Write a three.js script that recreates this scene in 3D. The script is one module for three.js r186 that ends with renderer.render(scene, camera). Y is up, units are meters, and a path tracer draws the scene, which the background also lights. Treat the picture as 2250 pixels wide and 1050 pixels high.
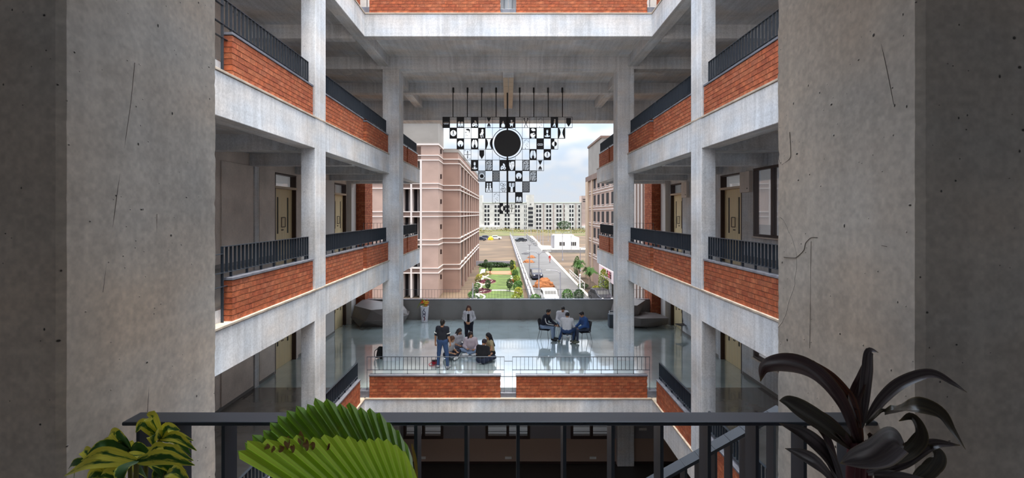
import * as THREE from 'three';
import { mergeGeometries, toCreasedNormals } from 'three/addons/utils/BufferGeometryUtils.js';
import { ConvexGeometry } from 'three/addons/geometries/ConvexGeometry.js';
import { RoundedBoxGeometry } from 'three/addons/geometries/RoundedBoxGeometry.js';

// ---------- camera, sky, sun, exposure ----------
const E = 9.04, FPX = 1080, CX = 1117, CY = 468;            // eye height, focal length in pixels, vanishing point
const camera = new THREE.PerspectiveCamera(2 * Math.atan(525 / FPX) * 180 / Math.PI, 2250 / 1050, 0.05, 900);
camera.position.set(0, E, 0);
camera.setViewOffset(2250, 1050, 1125 - CX, 525 - CY, 2250, 1050);   // shifted lens: verticals stay vertical
const scene = new THREE.Scene();
const renderer = new THREE.WebGLRenderer({ antialias: true });
renderer.toneMapping = THREE.LinearToneMapping;
renderer.toneMappingExposure = 3.1;
renderer.shadowMap.enabled = true;

let seedState = 12345;
function seed(n) { seedState = n >>> 0; }
function rnd() { seedState = (Math.imul(seedState, 1664525) + 1013904223) >>> 0; let t = seedState; t ^= t >>> 15; t = Math.imul(t, 0x2c1b3c6d); t ^= t >>> 12; t = Math.imul(t, 0x297a2d39); t ^= t >>> 15; return (t >>> 0) / 4294967296; }
const rr = (a, b) => a + (b - a) * rnd();
const lerp = (a, b, t) => a + (b - a) * t, clamp = (x, a = 0, b = 1) => Math.min(b, Math.max(a, x));
const smooth = (a, b, x) => { const t = clamp((x - a) / (b - a)); return t * t * (3 - 2 * t); };
function hash2(x, y, s) { let h = (Math.imul(x, 374761393) + Math.imul(y, 668265263) + Math.imul(s, 2147483647)) | 0; h = Math.imul(h ^ (h >>> 13), 1274126177); h ^= h >>> 16; return (h >>> 0) / 4294967296; }
function vnoise(x, y, px, py, s) {               // value noise that repeats after px, py cells
  const ix = Math.floor(x), iy = Math.floor(y), fx = x - ix, fy = y - iy, u = fx * fx * (3 - 2 * fx), v = fy * fy * (3 - 2 * fy);
  const m = (a, p) => ((a % p) + p) % p, x0 = m(ix, px), x1 = m(ix + 1, px), y0 = m(iy, py), y1 = m(iy + 1, py);
  return lerp(lerp(hash2(x0, y0, s), hash2(x1, y0, s), u), lerp(hash2(x0, y1, s), hash2(x1, y1, s), u), v);
}
function fbm(u, v, cx, cy, oct, s) { let a = 0.5, t = 0, n = 0; for (let i = 0; i < oct; i++) { t += a * vnoise(u * cx, v * cy, cx, cy, s + i); n += a; a *= 0.5; cx *= 2; cy *= 2; } return t / n; }

// overcast daylight sky with soft broken cloud; one smooth gradient all round, raised overhead beyond what cloud cover gives, to light the courtyard
{
  const W = 1024, H = 512, data = new Float32Array(W * H * 4);
  for (let j = 0; j < H; j++) {
    const el = ((j + 0.5) / H - 0.5) * Math.PI, y = Math.sin(el);
    for (let i = 0; i < W; i++) {
      const az = (i + 0.5) / W;
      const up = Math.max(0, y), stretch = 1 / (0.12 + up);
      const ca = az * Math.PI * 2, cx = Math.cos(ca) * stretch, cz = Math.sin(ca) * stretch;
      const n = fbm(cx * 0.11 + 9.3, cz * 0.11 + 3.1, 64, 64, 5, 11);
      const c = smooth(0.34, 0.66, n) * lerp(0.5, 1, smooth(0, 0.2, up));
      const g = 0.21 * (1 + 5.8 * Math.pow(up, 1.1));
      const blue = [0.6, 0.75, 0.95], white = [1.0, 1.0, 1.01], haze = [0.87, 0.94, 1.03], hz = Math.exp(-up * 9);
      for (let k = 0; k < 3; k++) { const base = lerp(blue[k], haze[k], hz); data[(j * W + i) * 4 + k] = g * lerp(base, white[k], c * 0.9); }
      data[(j * W + i) * 4 + 3] = 1;
    }
  }
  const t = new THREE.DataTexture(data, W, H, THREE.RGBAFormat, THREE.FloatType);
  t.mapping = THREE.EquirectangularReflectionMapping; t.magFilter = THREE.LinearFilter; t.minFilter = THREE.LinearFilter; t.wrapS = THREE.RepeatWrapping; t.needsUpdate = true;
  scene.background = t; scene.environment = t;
}
const sun = new THREE.DirectionalLight(0xfff3e2, 3.4);     // veiled sun high behind the camera
sun.position.set(4, 60, -10); sun.target.position.set(0, 6, -14); sun.castShadow = true; sun.shadow.radius = 50;
sun.shadow.mapSize.set(2048, 2048); Object.assign(sun.shadow.camera, { left: -60, right: 60, top: 60, bottom: -60, near: 1, far: 260 });
scene.add(sun, sun.target);

// ---------- textures and materials ----------
function makeTex(w, h, fn, srgb, rx, ry) {
  const d = new Uint8Array(w * h * 4), o = [0, 0, 0];
  for (let j = 0; j < h; j++) for (let i = 0; i < w; i++) { fn((i + 0.5) / w, (j + 0.5) / h, o, i, j); const k = (j * w + i) * 4; d[k] = clamp(o[0]) * 255; d[k + 1] = clamp(o[1]) * 255; d[k + 2] = clamp(o[2]) * 255; d[k + 3] = 255; }
  const t = new THREE.DataTexture(d, w, h, THREE.RGBAFormat);
  t.wrapS = t.wrapT = THREE.RepeatWrapping; t.magFilter = THREE.LinearFilter; t.minFilter = THREE.LinearMipmapLinearFilter; t.generateMipmaps = true;
  if (srgb) t.colorSpace = THREE.SRGBColorSpace;
  t.repeat.set(1 / rx, 1 / ry); t.needsUpdate = true; return t;
}
// scattered spots (bug holes) and hairline cracks drawn into a height field
function speckField(n, count, rmin, rmax, s) {
  seed(s); const f = new Float32Array(n * n);
  for (let k = 0; k < count; k++) {
    const x = rnd() * n, y = rnd() * n, r = lerp(rmin, rmax, Math.pow(rnd(), 4)), e = rr(0.7, 1.4);
    for (let j = Math.floor(y - 2 * r); j <= y + 2 * r; j++) for (let i = Math.floor(x - 2 * r); i <= x + 2 * r; i++) {
      const q = Math.hypot((i - x) * e, (j - y) / e) / r, a = 1 - smooth(0.6, 1.1, q), at = (((j % n) + n) % n) * n + (((i % n) + n) % n);
      if (a > f[at]) f[at] = a;
    }
  }
  return f;
}
function crackField(n, count, len, width, s, upright) {
  seed(s); const f = new Float32Array(n * n);
  for (let k = 0; k < count; k++) {
    let x = rnd() * n, y = rnd() * n, a = upright ? Math.PI / 2 + rr(-0.25, 0.25) : rr(0, 6.28); const L = len * rr(0.4, 1), w = width * rr(0.5, 1.2);
    for (let t = 0; t < L; t++) {
      x += Math.cos(a); y += Math.sin(a); a += rr(-0.09, 0.09);
      for (let j = -2; j <= 2; j++) for (let i = -2; i <= 2; i++) { const v = 1 - smooth(w * 0.4, w, Math.hypot(i, j)); const at = (((Math.floor(y) + j) % n + n) % n) * n + (((Math.floor(x) + i) % n + n) % n); if (v > f[at]) f[at] = v; }
    }
  }
  return f;
}
function concreteSet(N, size, base, spots, cracks, s, streak) {
  const sp = speckField(N, spots, N * 0.0006, N * 0.0024, s + 50), cr = crackField(N, cracks, N * 0.3, N * 0.0011, s + 60, true);
  const col = makeTex(N, N, (u, v, o, i, j) => {
    const big = fbm(u, v, 3, 3, 4, s), fine = fbm(u, v, 150, 150, 3, s + 9), run = fbm(u, v, 40, 2, 5, s + 20), board = fbm(u, v, 2, 60, 2, s + 30), cloud = fbm(u, v, 7, 5, 3, s + 33);
    let k = 1 + (big - 0.5) * 0.3 + (fine - 0.5) * 0.16 + (run - 0.5) * streak + (board - 0.5) * 0.05 + (cloud - 0.5) * 0.1;
    k *= 1 - 0.62 * sp[j * N + i]; k *= 1 - 0.3 * cr[j * N + i];
    const warm = (fbm(u, v, 4, 6, 3, s + 40) - 0.5) * 0.1;
    o[0] = base[0] * k * (1 + warm); o[1] = base[1] * k; o[2] = base[2] * k * (1 - warm);
  }, true, size, size);
  const M = N / 2;
  const bump = makeTex(M, M, (u, v, o, i, j) => {
    const f = fbm(u, v, 40, 40, 4, s + 70), b = fbm(u, v, 2, 46, 2, s + 30);
    o[0] = o[1] = o[2] = 0.62 + (f - 0.5) * 0.3 + (b - 0.5) * 0.05 - 0.55 * sp[j * 2 * N + i * 2] - 0.4 * cr[j * 2 * N + i * 2];
  }, false, size, size);
  return { map: col, bumpMap: bump };
}
const std = (o) => new THREE.MeshStandardMaterial({ roughness: 0.85, metalness: 0, ...o });
const rgb = (r, g, b) => new THREE.Color().setRGB(r, g, b);
const hex = (h) => new THREE.Color(h);
const MAT = {};
MAT.concrete = std({ ...concreteSet(1024, 3.2, [0.84, 0.84, 0.845], 150, 2, 100, 0.18), bumpScale: 0.002, roughness: 0.82 });
MAT.pier = std({ ...concreteSet(2048, 1.7, [0.83, 0.785, 0.735], 420, 2, 300, 0.12), bumpScale: 0.004, roughness: 0.9 });
MAT.soffit = MAT.concrete;
const brickNoise = makeTex(256, 256, (u, v, o) => { const n = fbm(u, v, 8, 8, 4, 5), m = fbm(u, v, 40, 40, 2, 8), k = 0.72 + 0.4 * n + 0.2 * (m - 0.5) ; o[0] = o[1] = o[2] = k; }, true, 0.5, 0.5);
const brickBump = makeTex(256, 256, (u, v, o) => { o[0] = o[1] = o[2] = fbm(u, v, 20, 20, 4, 15); }, false, 0.4, 0.4);
MAT.bricks = [0xbd6843, 0xb6613e, 0xc3704a, 0xae5939, 0xba6a49, 0xbf653f].map((c) => std({ color: hex(c), map: brickNoise, bumpMap: brickBump, bumpScale: 0.004, roughness: 0.9 }));
MAT.mortar = std({ color: hex(0x6e574a), roughness: 0.95 });
MAT.strip = std({ color: hex(0xcdbfae), map: makeTex(256, 64, (u, v, o) => { const k = 0.75 + 0.3 * fbm(u, v, 12, 3, 4, 77); o[0] = o[1] = o[2] = k; }, true, 2, 0.5), roughness: 0.8 });
MAT.coping = std({ color: hex(0x787b86), roughness: 0.25, map: makeTex(256, 256, (u, v, o) => { const k = 0.8 + 0.3 * fbm(u, v, 10, 10, 4, 71); o[0] = o[1] = o[2] = k; }, true, 1, 1) });
MAT.steel = std({ color: hex(0x333b45), roughness: 0.32, metalness: 0.15 });
MAT.plaster = std({ color: hex(0xf0e4da), map: makeTex(512, 512, (u, v, o) => { const k = 0.84 + 0.2 * fbm(u, v, 5, 5, 5, 31) + 0.06 * (fbm(u, v, 90, 90, 2, 35) - 0.5); o[0] = o[1] = o[2] = k; }, true, 2.4, 2.4), roughness: 0.88 });
MAT.whitewall = std({ color: hex(0xd5d2d0), roughness: 0.8 });
{
  const fl = (u, v) => { const jx = Math.min(Math.abs(((u * 4 + 0.5) % 1) - 0.5), 0.5), jy = Math.min(Math.abs(((v * 4 + 0.5) % 1) - 0.5), 0.5); return 1 - smooth(0.004, 0.012, Math.min(jx, jy)); };
  MAT.floor = new THREE.MeshPhysicalMaterial({
    color: hex(0xffffff), roughness: 1, ior: 2.33, clearcoat: 1, clearcoatRoughness: 0.05, specularIntensity: 1.6,
    map: makeTex(1024, 1024, (u, v, o) => { const tx = Math.floor(u * 4 + 0.5) % 4, ty = Math.floor(v * 4 + 0.5) % 4, t = hash2(tx, ty, 4), n = fbm(u, v, 6, 6, 5, 90), k = (0.68 + 0.12 * n + 0.02 * t) * (1 - 0.06 * fl(u, v)); o[0] = k * 0.92; o[1] = k * 1.0; o[2] = k * 1.01; }, true, 3.6, 3.6),
    roughnessMap: makeTex(512, 512, (u, v, o) => { const n = fbm(u, v, 9, 9, 4, 93); o[0] = o[1] = o[2] = 0.06 + 0.08 * smooth(0.45, 0.8, n); }, false, 3.6, 3.6),
    bumpMap: makeTex(1024, 1024, (u, v, o) => { o[0] = o[1] = o[2] = 0.5 + 0.5 * (fbm(u, v, 10, 10, 2, 96) - 0.5); }, false, 3.6, 3.6), bumpScale: 0.006,
  });
}
MAT.galleryFloor = new THREE.MeshPhysicalMaterial({ color: hex(0x77736f), roughness: 0.16, ior: 1.8, clearcoat: 0.6, clearcoatRoughness: 0.08, map: makeTex(512, 512, (u, v, o) => { const k = 0.72 + 0.4 * fbm(u, v, 6, 6, 5, 190); o[0] = o[1] = o[2] = k; }, true, 3, 3) });
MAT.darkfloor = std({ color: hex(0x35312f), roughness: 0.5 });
MAT.door = std({ color: hex(0xf5e0b2), roughness: 0.55, map: makeTex(128, 512, (u, v, o) => { const k = 0.9 + 0.14 * fbm(u, v, 16, 2, 4, 41); o[0] = o[1] = o[2] = k; }, true, 0.6, 2.4) });
MAT.brown = std({ color: hex(0x3a2722), roughness: 0.5 });
MAT.brownwall = std({ color: hex(0xb39a8b), roughness: 0.8 });
MAT.greywall = std({ color: hex(0x93929a), roughness: 0.8 });
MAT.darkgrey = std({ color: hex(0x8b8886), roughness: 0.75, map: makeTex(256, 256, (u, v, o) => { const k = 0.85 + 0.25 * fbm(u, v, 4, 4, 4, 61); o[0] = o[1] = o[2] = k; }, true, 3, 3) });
MAT.glass = new THREE.MeshPhysicalMaterial({ color: 0xffffff, roughness: 0.02, transmission: 1, thickness: 0, ior: 1.5 });
MAT.black = std({ color: hex(0x141416), roughness: 0.5 });
MAT.white = std({ color: hex(0xe9e8e6), roughness: 0.6 });
MAT.chrome = std({ color: hex(0x9a9ca0), roughness: 0.25, metalness: 0.9 });
MAT.beige = std({ color: hex(0xd7c4ad), roughness: 0.8 });

// ---------- building helpers ----------
const used = {};
function numbered(n) { if (used[n] === undefined) { used[n] = 0; return n; } used[n]++; return n + '_' + String(used[n]).padStart(3, '0'); }
function shade(o) { o.traverse((c) => { if (c.isMesh) { c.castShadow = true; c.receiveShadow = true; } }); return o; }
function uvm(g) {                                   // uv in metres from the dominant axis of every triangle
  if (g.index) g = g.toNonIndexed();
  const p = g.attributes.position, n = p.count, uv = new Float32Array(n * 2), a = new THREE.Vector3(), b = new THREE.Vector3(), c = new THREE.Vector3();
  for (let i = 0; i < n; i += 3) {
    a.fromBufferAttribute(p, i); b.fromBufferAttribute(p, i + 1); c.fromBufferAttribute(p, i + 2);
    const nn = b.clone().sub(a).cross(c.clone().sub(a)), ax = Math.abs(nn.x), ay = Math.abs(nn.y), az = Math.abs(nn.z);
    for (let k = 0; k < 3; k++) { const q = k === 0 ? a : k === 1 ? b : c; const [u, v] = ax >= ay && ax >= az ? [q.z, q.y] : ay >= az ? [q.x, q.z] : [q.x, q.y]; uv[(i + k) * 2] = u; uv[(i + k) * 2 + 1] = v; }
  }
  g.setAttribute('uv', new THREE.BufferAttribute(uv, 2)); return g;
}
const MIN = Math.min, MAX = Math.max;
// plain box and box with softened edges between two corners; depth d is measured away from the camera (z = -d)
function bx(x0, x1, y0, y1, d0, d1) { const g = new THREE.BoxGeometry(Math.abs(x1 - x0), Math.abs(y1 - y0), Math.abs(d1 - d0)); g.translate((x0 + x1) / 2, (y0 + y1) / 2, -(d0 + d1) / 2); return uvm(g); }
function rbx(x0, x1, y0, y1, d0, d1, r = 0.015) { const g = new RoundedBoxGeometry(Math.abs(x1 - x0), Math.abs(y1 - y0), Math.abs(d1 - d0), 1, r); g.translate((x0 + x1) / 2, (y0 + y1) / 2, -(d0 + d1) / 2); return uvm(g); }
const merge = (list) => { const l = list.map((g) => { g = g.index ? g.toNonIndexed() : g; for (const k of Object.keys(g.attributes)) if (!['position', 'normal', 'uv'].includes(k)) g.deleteAttribute(k); if (!g.attributes.uv) uvm(g); return g; }); return mergeGeometries(l); };
function struct(name, g, m) { const o = new THREE.Mesh(Array.isArray(g) ? merge(g) : g, m); o.name = numbered(name); o.userData.kind = 'structure'; scene.add(o); return shade(o); }
function structGroup(name, x, y, d) { const o = new THREE.Group(); o.name = numbered(name); o.userData.kind = 'structure'; o.position.set(x, y, -d); scene.add(o); return o; }
function thing(name, label, category, x, y, d, turn = 0, group) { const o = new THREE.Group(); o.name = numbered(name); o.position.set(x, y, -d); o.rotation.y = turn; o.userData = { label, category }; if (group) o.userData.group = group; scene.add(o); return o; }
function tag(o, label, category, group) { o.userData = { label, category }; if (group) o.userData.group = group; return o; }
// a part whose geometry is given in the thing's own axes
function part(t, name, g, m, label) { const o = new THREE.Mesh(Array.isArray(g) ? merge(g) : g, m); o.name = name; if (label) o.userData.label = label; t.add(o); return shade(o); }
// a part whose geometry is given in world axes (the thing must not be turned)
function wpart(t, name, g, m, label) { g = Array.isArray(g) ? merge(g) : g; g.translate(-t.position.x, -t.position.y, -t.position.z); return part(t, name, g, m, label); }
function tube(pts, r, seg = 6, n) { const c = new THREE.CatmullRomCurve3(pts.map((p) => p.isVector3 ? p : new THREE.Vector3(...p)), false, 'catmullrom', 0.3); return new THREE.TubeGeometry(c, n || pts.length * 6, r, seg, false); }
function rod(a, b, r0, r1 = r0, seg = 8) { const A = a.isVector3 ? a : new THREE.Vector3(...a), B = b.isVector3 ? b : new THREE.Vector3(...b), L = A.distanceTo(B), g = new THREE.CylinderGeometry(r1, r0, L, seg); g.translate(0, L / 2, 0); g.applyQuaternion(new THREE.Quaternion().setFromUnitVectors(new THREE.Vector3(0, 1, 0), B.clone().sub(A).normalize())); g.translate(A.x, A.y, A.z); return g; }
const V = (x, y, z) => new THREE.Vector3(x, y, z);

// ---------- levels ----------
const FL = [0, 3.78, 7.58, 11.38, 15.18], LG = FL.map((f) => f - 0.22), SIDES = [-1, 1];
const XB = 4.25, XW = 7.65, D_OPP = 14.54, D_END = 24.3, GROUND = -1.5;
const X = (s, a, b) => s > 0 ? [a, b] : [-b, -a];

// slabs
const floorL1 = struct('floor', [bx(-XW - 0.2, XW + 0.2, LG[1] - 0.36, FL[1], D_OPP + 0.28, 24.55)], MAT.floor);
for (const s of SIDES) {
  struct('ceiling', bx(...X(s, XB + 0.17, XW + 4.4), LG[1] - 0.36, FL[1] - 0.02, 1.6, D_OPP + 0.28), MAT.concrete);
  struct('floor', bx(...X(s, XB + 0.17, XW + 4.4), FL[1] - 0.02, FL[1], 1.6, D_OPP + 0.28), MAT.galleryFloor);
  for (const l of [2, 3]) {
    struct('ceiling', bx(...X(s, XB + 0.17, XW + 4.4), LG[l] - 0.36, FL[l] - 0.02, 1.6, 23.7), MAT.concrete);
    struct('floor', bx(...X(s, XB + 0.17, XW + 4.4), FL[l] - 0.02, FL[l], 1.6, 23.7), MAT.galleryFloor);
  }
  struct('floor', bx(...X(s, XB + 0.17, XW + 0.3), LG[4] - 0.36, FL[4], 1.6, D_OPP + 0.28), MAT.concrete);
}
struct('floor', bx(-XW - 0.3, XW + 0.3, LG[4] - 0.36, FL[4], D_OPP + 0.28, 25.3), MAT.concrete);
struct('floor', bx(-XW - 4.4, XW + 4.4, LG[2] - 0.5, FL[2], -3, 1.6), MAT.concrete);               // camera side corridor
struct('ceiling', bx(-XW - 4.4, XW + 4.4, LG[3] - 0.36, FL[3], -3, 1.6), MAT.concrete);
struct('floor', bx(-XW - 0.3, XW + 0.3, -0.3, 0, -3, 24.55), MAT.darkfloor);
struct('wall_back', [bx(-XW - 4.4, XW + 4.4, -0.3, FL[2] + 0.9, -3.2, -3), bx(-XW - 4.4, XW + 4.4, FL[2] + 2.7, FL[4] + 1, -3.2, -3), bx(-XW - 4.4, -6.2, FL[2] + 0.9, FL[2] + 2.7, -3.2, -3), bx(-4.8, 4.8, FL[2] + 0.9, FL[2] + 2.7, -3.2, -3), bx(6.2, XW + 4.4, FL[2] + 0.9, FL[2] + 2.7, -3.2, -3)], MAT.plaster);   // unseen openings added behind the camera to light the piers and palm
// beams along the galleries
for (const s of SIDES) for (const l of [1, 2, 3, 4]) {
  const d1 = l === 4 ? 24.4 : l === 1 ? D_OPP + 0.3 : 23.6;
  struct('beam', rbx(...X(s, XB, XB + 0.36), LG[l] - 0.7, LG[l] - 0.035, 1.6, d1), MAT.concrete);
  struct('trim_' + (l * 2 + (s > 0 ? 1 : 0)), rbx(...X(s, XB - 0.018, XB + 0.2), LG[l] - 0.035, LG[l] + 0.004, 1.6, d1, 0.006), MAT.strip);
}
// beams across
for (const l of [1, 4]) {
  struct('beam', rbx(-XB - 0.02, XB + 0.02, LG[l] - 0.7, LG[l] - 0.035, D_OPP, D_OPP + 0.3), MAT.concrete);
  struct('trim_' + (10 + l), rbx(-XB - 0.02, XB + 0.02, LG[l] - 0.035, LG[l] + 0.004, D_OPP - 0.018, D_OPP + 0.2, 0.006), MAT.strip);
}
struct('beam', rbx(-XW, XW, LG[3] - 0.75, LG[3], 1.0, 1.6), MAT.concrete);
struct('beam', rbx(-XW, XW, LG[2] - 0.75, LG[2], 1.0, 1.6), MAT.concrete);
struct('beam', rbx(-XW - 0.3, XW + 0.3, 14.17, LG[4] - 0.3, 17.5, 17.95), MAT.concrete);
struct('beam', rbx(-XW - 0.3, XW + 0.3, 14.17, LG[4] - 0.3, 21.0, 21.32), MAT.concrete);
struct('beam', rbx(-XW - 0.3, XW + 0.3, 13.64, LG[4] + 1.0, 24.4, 25.3, 0.02), MAT.concrete);
for (const s of SIDES) {
  for (const l of [2, 3]) for (const d of [7.2, 10.95, 14.5, 17.6, 21.0, 23.3]) struct('beam', rbx(...X(s, XB + 0.36, XW), LG[l] - 0.72, LG[l] - 0.3, d, d + 0.3), MAT.concrete);
  for (const d of [7.2, 10.95, 14.5]) struct('beam', rbx(...X(s, XB + 0.36, XW + 0.3), 14.19, LG[4] - 0.3, d, d + 0.3), MAT.concrete);
  // columns
  struct('column', rbx(...X(s, XB - 0.01, XB + 0.31), 0, LG[4] - 0.6, 10.8, 11.42), MAT.concrete);
  struct('column', rbx(...X(s, 3.89, 4.49), 0, 14.2, 17.53, 18.22), MAT.concrete);
}
{ // centre beam with a soffit of two rows of cream tiles
  const b = structGroup('beam', 0, 14.19, 18);
  wpart(b, 'rib', rbx(-0.21, 0.21, 14.19, LG[4] - 0.3, 17.95, 24.4), MAT.concrete);
  for (let i = 0; i < 9; i++) for (const s of [-1, 1]) wpart(b, 'tile', rbx(...X(s, 0.012, 0.2), 14.165, 14.195, 18.7 + i * 0.6, 19.28 + i * 0.6, 0.006), MAT.beige);
}
// ---------- side walls, doors, panels, windows ----------
function wallZ(name, s, y0, y1, d0, d1, holes, mat, x0 = XW, th = 0.2) {
  const g = []; let at = d0;
  for (const h of holes) { g.push(bx(...X(s, x0, x0 + th), y0, y1, at, h[0])); if (h[2] > y0) g.push(bx(...X(s, x0, x0 + th), y0, h[2], h[0], h[1])); if (h[3] < y1) g.push(bx(...X(s, x0, x0 + th), h[3], y1, h[0], h[1])); at = h[1]; }
  g.push(bx(...X(s, x0, x0 + th), y0, y1, at, d1));
  return struct(name, g, mat);
}
let doorNo = 0, windowNo = 0;
function door(s, l, d0, d1) {
  const y = FL[l], g = structGroup('door_' + (++doorNo), s * (XW + 0.1), y, (d0 + d1) / 2);
  const xa = XW + 0.13, hw = (d1 - d0 - 0.1) / 2;
  wpart(g, 'door_frame', [bx(...X(s, XW - 0.01, xa + 0.07), y, y + 2.78, d1 - 0.05, d1), bx(...X(s, XW - 0.01, xa + 0.07), y, y + 2.78, d0, d0 + 0.05), bx(...X(s, XW - 0.01, xa + 0.07), y + 2.75, y + 2.8, d0, d1)], MAT.brown);
  wpart(g, 'transom_bar', rbx(...X(s, XW - 0.04, xa + 0.06), y + 2.28, y + 2.36, d0, d1, 0.008), MAT.beige);
  wpart(g, 'transom_pane', bx(...X(s, xa, xa + 0.012), y + 2.36, y + 2.75, d0 + 0.05, d1 - 0.05), MAT.glass);
  for (let k = 0; k < 2; k++) {
    const a = d0 + 0.05 + k * hw, b = a + hw, lo = a + hw * 0.48;
    const leaf = wpart(g, 'door_leaf', [bx(...X(s, xa, xa + 0.045), y + 0.01, y + 0.76, a + 0.003, b - 0.003), bx(...X(s, xa, xa + 0.045), y + 2.0, y + 2.28, a + 0.003, b - 0.003), bx(...X(s, xa, xa + 0.045), y + 0.76, y + 2.0, a + 0.003, lo), bx(...X(s, xa, xa + 0.045), y + 0.76, y + 2.0, lo + 0.12, b - 0.003)], MAT.door);
    const add = (n, gg, m) => { gg.translate(-g.position.x, -g.position.y, -g.position.z); part(leaf, n, gg, m); };
    add('vision_panel', bx(...X(s, xa + 0.015, xa + 0.03), y + 0.76, y + 2.0, lo, lo + 0.12), MAT.black);
    const hd = k ? a + 0.045 : b - 0.045, hx = s * (xa - 0.045), e = k ? 0.05 : -0.05;
    add('handle', tube([[s * xa, y + 1.31, -hd], [hx, y + 1.31, -hd], [hx, y + 1.31, -(hd + e * 1.6)], [hx, y + 1.29, -(hd + e * 1.9)], [hx, y + 1.0, -(hd + e * 1.9)], [hx, y + 0.98, -(hd + e * 1.6)], [hx, y + 0.98, -hd], [s * xa, y + 0.98, -hd]], 0.012, 6, 30), MAT.brown);
    add('lock', rod([s * xa, y + 0.88, -hd], [s * (xa - 0.02), y + 0.88, -hd], 0.02), MAT.brown);
  }
  return g;
}
function sideWindow(s, y0, y1, d0, d1, mull) {
  const g = structGroup('window_' + (++windowNo), s * XW, y0, (d0 + d1) / 2), f = 0.07, xa = XW - 0.03, xb = XW + 0.12;
  wpart(g, 'window_frame', [bx(...X(s, xa, xb), y0, y1, d0, d0 + f), bx(...X(s, xa, xb), y0, y1, d1 - f, d1), bx(...X(s, xa, xb), y0, y0 + f, d0 + f, d1 - f), bx(...X(s, xa, xb), y1 - f, y1, d0 + f, d1 - f)], MAT.brown);
  for (const m of mull) wpart(g, 'mullion', bx(...X(s, xa + 0.01, xb - 0.01), y0 + f, y1 - f, m - 0.05, m + 0.05), MAT.brown);
  const e = [d0 + f, ...mull, d1 - f];
  for (let i = 0; i + 1 < e.length; i++) wpart(g, 'pane', bx(...X(s, XW + 0.04, XW + 0.052), y0 + f, y1 - f, e[i] + (i ? 0.05 : 0), e[i + 1] - (i + 2 < e.length ? 0.05 : 0)), MAT.glass);
  wpart(g, 'window_sill', rbx(...X(s, XW - 0.06, XW + 0.14), y0 - 0.05, y0, d0 - 0.05, d1 + 0.05, 0.008), MAT.plaster);
}
const DOORS = [[16.1, 17.72], [21.6, 23.15]];
for (const s of SIDES) for (const l of [1, 2, 3]) {
  const y = FL[l], holes = l < 3 ? DOORS.map((d) => [d[0], d[1], y, y + 2.8]) : [];
  if (s > 0 && l < 3) holes.unshift([12.0, 15.3, y + (l === 1 ? 0.78 : 0.74), y + 2.84]);
  wallZ(s < 0 ? 'wall_left' : 'wall_right', s, y, LG[l + 1] - 0.36, 1.6, 24.0, holes, s < 0 ? MAT.plaster : MAT.concrete);
  if (l < 3) for (const d of DOORS) door(s, l, d[0], d[1]);
  if (s > 0 && l < 3) sideWindow(s, y + (l === 1 ? 0.78 : 0.74), y + 2.84, 12.0, 15.3, [13.1, 14.25]);
  if (l < 3) struct('baseboard_' + (s < 0 ? 'left' : 'right'), [bx(...X(s, XW - 0.012, XW), y, y + 0.1, 1.6, 16.05), bx(...X(s, XW - 0.012, XW), y, y + 0.1, 17.9, 21.6)], MAT.darkgrey);
  if (s < 0 && l < 3) { // large pale panels, with shadow gaps round them
    const g = structGroup('wall_panel', s * XW, y, 14.5);
    for (const [a, b] of [[6, 7.9], [7.98, 10.7], [11.5, 12.95], [13.06, 14.68], [15.04, 16.04], [20.3, 21.52]]) wpart(g, 'panel', rbx(...X(s, XW - 0.035, XW - 0.004), y + 0.1, y + 2.86, a, b, 0.006), a > 20 ? MAT.whitewall : MAT.plaster);
    wpart(g, 'pilaster', rbx(...X(s, XW - 0.05, XW), y, y + 2.86, 14.74, 14.98, 0.008), MAT.concrete);
  }
  if (l < 3) { // white return wall and brick pier at the gallery's open end
    struct('wall_end', rbx(...X(s, 7.42, XW + 0.15), y, LG[l + 1] - 0.36, 23.25, 23.95, 0.01), MAT.whitewall);
  }
}
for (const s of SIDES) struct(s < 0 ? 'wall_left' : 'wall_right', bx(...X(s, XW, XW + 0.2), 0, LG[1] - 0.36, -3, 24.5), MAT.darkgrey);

// outer rooms: floors and ceilings are the long slabs above; partitions stand at both ends
for (const s of SIDES) for (const l of [1, 2, 3]) for (const d of [1.6, 15.7, 23.5]) if (!(d > 16 && l === 3)) struct('partition', bx(...X(s, XW + 0.2, XW + 4.4), FL[l], LG[l + 1] - 0.36, d, d + 0.15), MAT.whitewall);

// ---------- bricks ----------
const BRICK_H = 0.08, COURSE = 0.091, BRICK_L = 0.235, brickGeo = new Map();
function brickShape(len, th, v) {
  const k = Math.round(len * 200) + '_' + Math.round(th * 200) + '_' + v;
  if (!brickGeo.has(k)) { const g = new THREE.BoxGeometry(len, BRICK_H, th); uvm(g); const gg = uvm(g); const u = gg.attributes.uv; for (let i = 0; i < u.count; i++) u.setXY(i, u.getX(i) + v * 0.173, u.getY(i) + v * 0.31); brickGeo.set(k, gg); }
  return brickGeo.get(k);
}
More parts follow.
